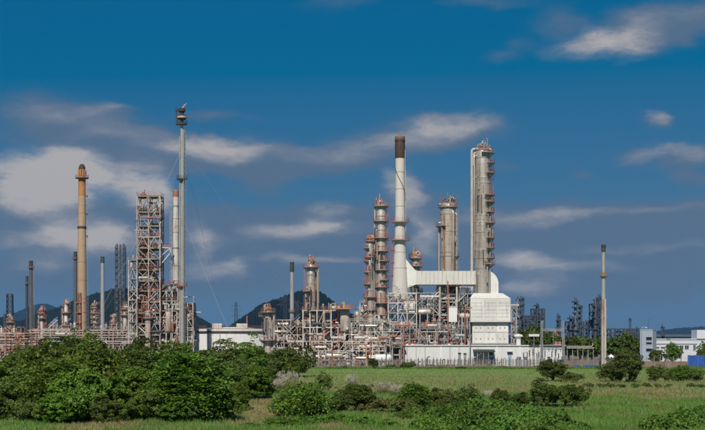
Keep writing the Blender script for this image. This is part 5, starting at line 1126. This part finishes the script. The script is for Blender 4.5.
for kd, px, tp, w, base, D_, lb in [
 ('round',291,346,60,None,290,'round dark-green tree left of the low pipe structure'),('round',262,350,44,None,296,'dark tree between the round tree and the thicket'),('olive',270,366,26,392,None,'small olive tree in front of the round dark tree'),
 ('bright',256,366,46,401,None,'bright bush behind the dry grass patch'),('fmid',302,381,60,419,None,'feathery bush right of the dry grass patch'),('olive',322,371,20,392,None,'thin olive shrub below the pipe structure'),
 ('round',357,384,42,414,None,'dark glossy bush in the foreground centre'),('yellow',378,396,40,414,None,'yellow-green shrub right of the dark glossy bush'),('yellow',404,398,36,416,None,'yellowing shrub left of the conical dark bush'),
 ('fmid',418,382,42,415,None,'dark feathery bush in the foreground centre right'),('olive',441,388,40,410,None,'olive bush left of the vine mat'),('olive',463,386,44,405,None,'olive bush behind the vine mat, left one'),
 ('round',502,389,26,405,None,'small round bush behind the vine mat'),('round',521,392,20,407,None,'smallest round bush between two larger ones'),('olive',546,378,36,408,None,'tall olive bush left of the vine-draped bush'),('round',566,384,44,409,None,'dark vine-draped bush with shaggy outline'),
 ('round',553,359,32,382,None,'dark round bush in front of the gantry'),('olive',573,372,26,383,None,'low olive shrub right of the dark round bush'),
 ('olive',630,349,38,383,None,'tall loose tree right of the vent stack'),('olive',612,360,30,382,None,'lower tree touching the loose tree\'s left side'),
 ('olive',655,365,22,382,None,'shrub first from the loose tree in the right hedge line'),('olive',668,367,22,382,None,'shrub second from the loose tree in the right hedge line'),('broad',681,365,22,382,None,'greener shrub third in the right hedge line'),('olive',696,368,24,382,None,'shrub at the right edge of the right hedge line'),
 ('broad',672,342,20,None,470,'tree in front of the white building\'s windows'),('far',656,350,16,None,450,'small dark tree at the white building\'s left foot'),('broad',706,343,18,None,460,'tree cut by the right edge before the white building'),
 ('olive',340,394,30,416,None,'low olive shrub left of the dark glossy bush'),('bright',478,399,26,409,None,'low bright shrub in the gap left of the small round bush')]:
    plant(kd, 'bush' if tp > 355 else 'tree', lb, px, tp, w, base, D_, None, 'bush' if tp > 355 else 'tree')
rnd = random.Random(21); random.seed(4)
for i, p_ in enumerate((588,602,611,621,637,647,658,668,690,699)):
    plant('olive', 'low_shrub', nth(i)+' low shrub from the left in the thin row across the right field', p_, 383.2+rnd.uniform(-1, 1), rnd.uniform(9, 14), 388, None, 'row of low shrubs in the right field', 'shrub')
for i, p_ in enumerate((332,346,352,374,391,399,404,410,421,432,443,461,486,504,520)):
    tp = {374: 358, 404: 362, 410: 361, 391: 364}.get(p_, 366+rnd.uniform(-1, 1.5))
    plant('olive' if i % 3 else 'round', 'fence_weed', nth(i)+' weedy shrub from the left along the foot of the fence', p_, tp, 12 if tp < 365 else rnd.uniform(8, 13), None, 384+rnd.uniform(-3, 1), 'weeds along the fence', 'shrub')
for i, (p_, tp, w) in enumerate(((515,334,14),(523,331,18),(533,326,16),(545,330,20),(556,334,18),(569,337,18),(580,336,20),(592,338,18),(606,340,16),(618,335,20),(628,333,18),(640,338,18),(650,342,16))):
    plant('far', 'background_tree', nth(i)+' dark tree from the left in the belt behind the substation', p_, tp, w*1.25, None, 560+(i*37 % 60), 'tree belt behind the substation', 'tree')
VINES = [(438,407,40,422),(462,399,44,414),(486,398,40,413),(508,401,42,416),(470,407,50,424),(530,405,42,420),(500,413,54,430),(452,415,50,432),(548,413,46,430),(425,416,40,432),(520,415,48,433),(488,421,60,437),(562,409,30,420),(580,421,40,434),
 (684,409,46,424),(702,405,36,421),(664,416,50,433),(700,415,50,433),(10,400,44,416),(34,404,36,418),(-6,397,30,414),(412,406,30,418),(440,422,44,438),(545,423,54,438)]
def zone(p): return 0 if p < 300 else (2 if p > 600 else 1)
ZN = ('at the lower left edge', 'in the bottom centre mat', 'in the bottom right corner')
for z_ in range(3):
    for back in (True, False):
        row = sorted(v for v in VINES if zone(v[0]) == z_ and (v[3] < 425) == back)
        for i, (p_, tp, w, ba) in enumerate(row):
            plant('vine', 'vine_mound', nth(i)+' vine mound from the left, '+('back' if back else 'front')+' row '+ZN[z_], p_, tp, w, ba, None, 'vine mounds '+ZN[z_], 'vine')
for i, (kd, p_, tp, w, ba) in enumerate((('bright',285,418,44,429),('vine',312,416,40,428),('bright',340,414,44,425),('vine',366,417,40,429),('bright',390,419,40,430),('olive',322,408,30,419),('yellow',372,408,26,418),('bright',255,423,34,431),('broad',404,412,26,421))):
    plant(kd, 'weed_patch', nth(i)+' weed patch in the bottom strip left of the vine mat', p_, tp, w, ba, None, 'weed patches at the bottom edge', 'weeds')
for i, (kd, p_, tp, w, ba) in enumerate((('olive',34,398,40,424),('bright',62,392,44,425),('olive',108,394,40,425),('broad',140,390,44,424),('bright',178,396,38,426),('broad',116,380,50,420),('olive',-4,388,40,422),('bright',30,384,46,420),('round',168,374,46,418),('broad',240,382,30,412))):
    plant(kd, 'undergrowth_bush', nth(i)+' of the low bushes filling the foot of the left thicket', p_, tp, w, ba, None, 'undergrowth of the left thicket', 'bush')
# pale feathery reeds
def reed_proto(seed):
    rng = np.random.default_rng(seed); n = 90; ang = rng.uniform(0, 6.28, n); rr = rng.uniform(0, 1.0, n)**.6*2.6; base = np.stack([rr*np.cos(ang), rr*np.sin(ang)*.7, np.zeros(n)], 1)
    top = base+np.stack([rng.normal(.25, .3, n), rng.normal(0, .3, n), rng.uniform(2.4, 3.9, n)], 1); w = .03
    bl = []; side = np.array([1.0, 0, 0])
    for i in range(n):
        bl.append(np.stack([base[i]-side*w, base[i]+side*w, top[i]+side*.01, top[i]-side*.01]))
        for k in range(4):
            d = np.array([rng.normal(), rng.normal(), 0]); d /= np.linalg.norm(d)+1e-6; q = base[i]+d*.8+np.array([0, 0, rng.uniform(.8, 1.9)]); bl.append(np.stack([base[i]-side*.03, base[i]+side*.03, q+side*.015, q-side*.015]))
    pl = []
    for i in range(n):
        ax = unit((top[i]-base[i])[None])[0]
        for k in range(34):
            u = rng.uniform(0, 1); p = top[i]+ax*(u-.3)*.95; d = rng.normal(size=3); d[2] = abs(d[2])*.6; d /= np.linalg.norm(d); L = .24*(1-abs(u-.4))+.05; sd2 = np.cross(d, rng.normal(size=3)); sd2 /= np.linalg.norm(sd2)+1e-6
            pl.append(np.stack([p, p+d*L*.5+sd2*.035, p+d*L, p+d*L*.5-sd2*.035]))
    return np_mesh('blades', np.stack(bl), 4, LEAF['yel']), np_mesh('plumes', np.stack(pl), 4, M['plume'])
RP = [reed_proto(s_) for s_ in (1, 2)]
for i, (p_, tp, base, w, lb) in enumerate(((288,372,393,24,'pale plumed reed clump left of centre, above the feathery bush'),(277,379,396,18,'pale reed clump behind the bright bush'),(352,375,393,14,'pale reed clump behind the dark glossy bush'),(384,382,396,20,'pale reed clump behind the yellow-green shrub'),(396,385,398,16,'pale reed clump left of the dark feathery bush'),(366,384,396,12,'pale reed clump just right of the dark glossy bush'),(489,391,403,12,'small pale reed clump between the olive and round bushes'))):
    D_ = GD(base); t = thing('reed_clump', lb, 'reeds', X(p_, D_), D_, None, rz=i*1.3); t.scale = (w*D_/FOC/5.2,)*2+(Z(tp, D_)/4.3,)
    for nm, me in zip(('blades', 'plumes'), RP[i % 2]): o = bpy.data.objects.new(nm, me); C.objects.link(o); o.parent = t
# grass
def grass(name, label, n, d0, d1, hh, ww, blades, dry, mat, seed, xlim=.29, power=1.0):
    rng = np.random.default_rng(seed); u = rng.uniform(0, 1, n*3); d = d0*(d1/d0)**(u**power) if power else d0+u*(d1-d0); x = rng.uniform(-xlim, xlim, n*3)*d
    inside = np.zeros(len(d))
    for cx, cy, rx, ry in DRY: inside = np.maximum(inside, 1.25-np.hypot((x-cx)/rx, (d-cy)/ry))
    inside += rng.normal(0, .22, len(d))+.32*np.sin(x*.52+2*np.sin(d*.21))*np.sin(d*.33+1.3*np.sin(x*.27)); k = (inside > .15) if dry else (inside <= .25)
    x, d = x[k][:n], d[k][:n]; m = len(x)
    # clumpy heights
    hz = .55+.45*np.sin(x*.31+2*np.sin(d*.13))*np.sin(d*.23+1.7*np.sin(x*.11))+rng.uniform(0, .6, m)
    out = []
    for b_ in range(blades):
        a = rng.uniform(0, 6.28, m); h = hh*np.clip(hz, .25, 1.5)*rng.uniform(.5, 1.1, m); ox, oy = rng.normal(0, .10, m), rng.normal(0, .10, m); lean = rng.normal(0, .35, (m, 2))
        w = ww*rng.uniform(.6, 1.3, m); ca, sa = np.cos(a)*w, np.sin(a)*w; P = np.stack([x+ox, d+oy, np.zeros(m)], 1); T = P+np.stack([lean[:, 0]*h, lean[:, 1]*h, h], 1)
        S_ = np.stack([ca, sa, np.zeros(m)], 1); out.append(np.stack([P-S_, P+S_, T], 1))
    o = bpy.data.objects.new(name, np_mesh(name, np.concatenate(out), 3, mat)); C.objects.link(o)
    return tag(o, label, 'grass', kind='stuff')
GR = leaf_material('meadow_grass', (0.090, 0.185, 0.026), (0.200, 0.320, 0.066), .12, .3)
GR2 = leaf_material('short_field_grass', (0.150, 0.215, 0.055), (0.250, 0.315, 0.100), .06, .3)
GD3 = leaf_material('dry_straw_grass', (0.25, 0.225, 0.085), (0.45, 0.40, 0.18), .2, .3)
grass('tall_grass', 'tall green grass covering the foreground', 60000, 104, 190, .62, .05, 5, False, GR, 1)
grass('field_grass', 'short pale green grass of the mid field', 60000, 180, 386, .30, .07, 3, False, GR2, 2)
grass('fence_grass', 'rough taller grass along the foot of the fence', 9000, 377, 387, .75, .09, 4, False, GR, 7)
grass('dry_grass', 'dry straw-coloured grass patches in the field', 42000, 104, 300, .55, .05, 4, True, GD3, 3)

# ---------------------------------------------------------------- haze
hm = bpy.data.materials.new('haze_air'); hm.use_nodes = True; ht = hm.node_tree; ht.nodes.clear()
hv_ = ht.nodes.new('ShaderNodeVolumePrincipled'); hv_.inputs['Color'].default_value = (0.20, 0.46, 0.85, 1); hv_.inputs['Density'].default_value = HAZE; hv_.inputs['Anisotropy'].default_value = 0.0
ho = ht.nodes.new('ShaderNodeOutputMaterial'); ht.links.new(hv_.outputs[0], ho.inputs['Volume'])
hz = MB().box(-21000, 21000, -2200, 23000, -1.0, 500.0).build('haze', hm)
tag(hz, 'thin blue haze over the whole plain', 'haze', kind='stuff')
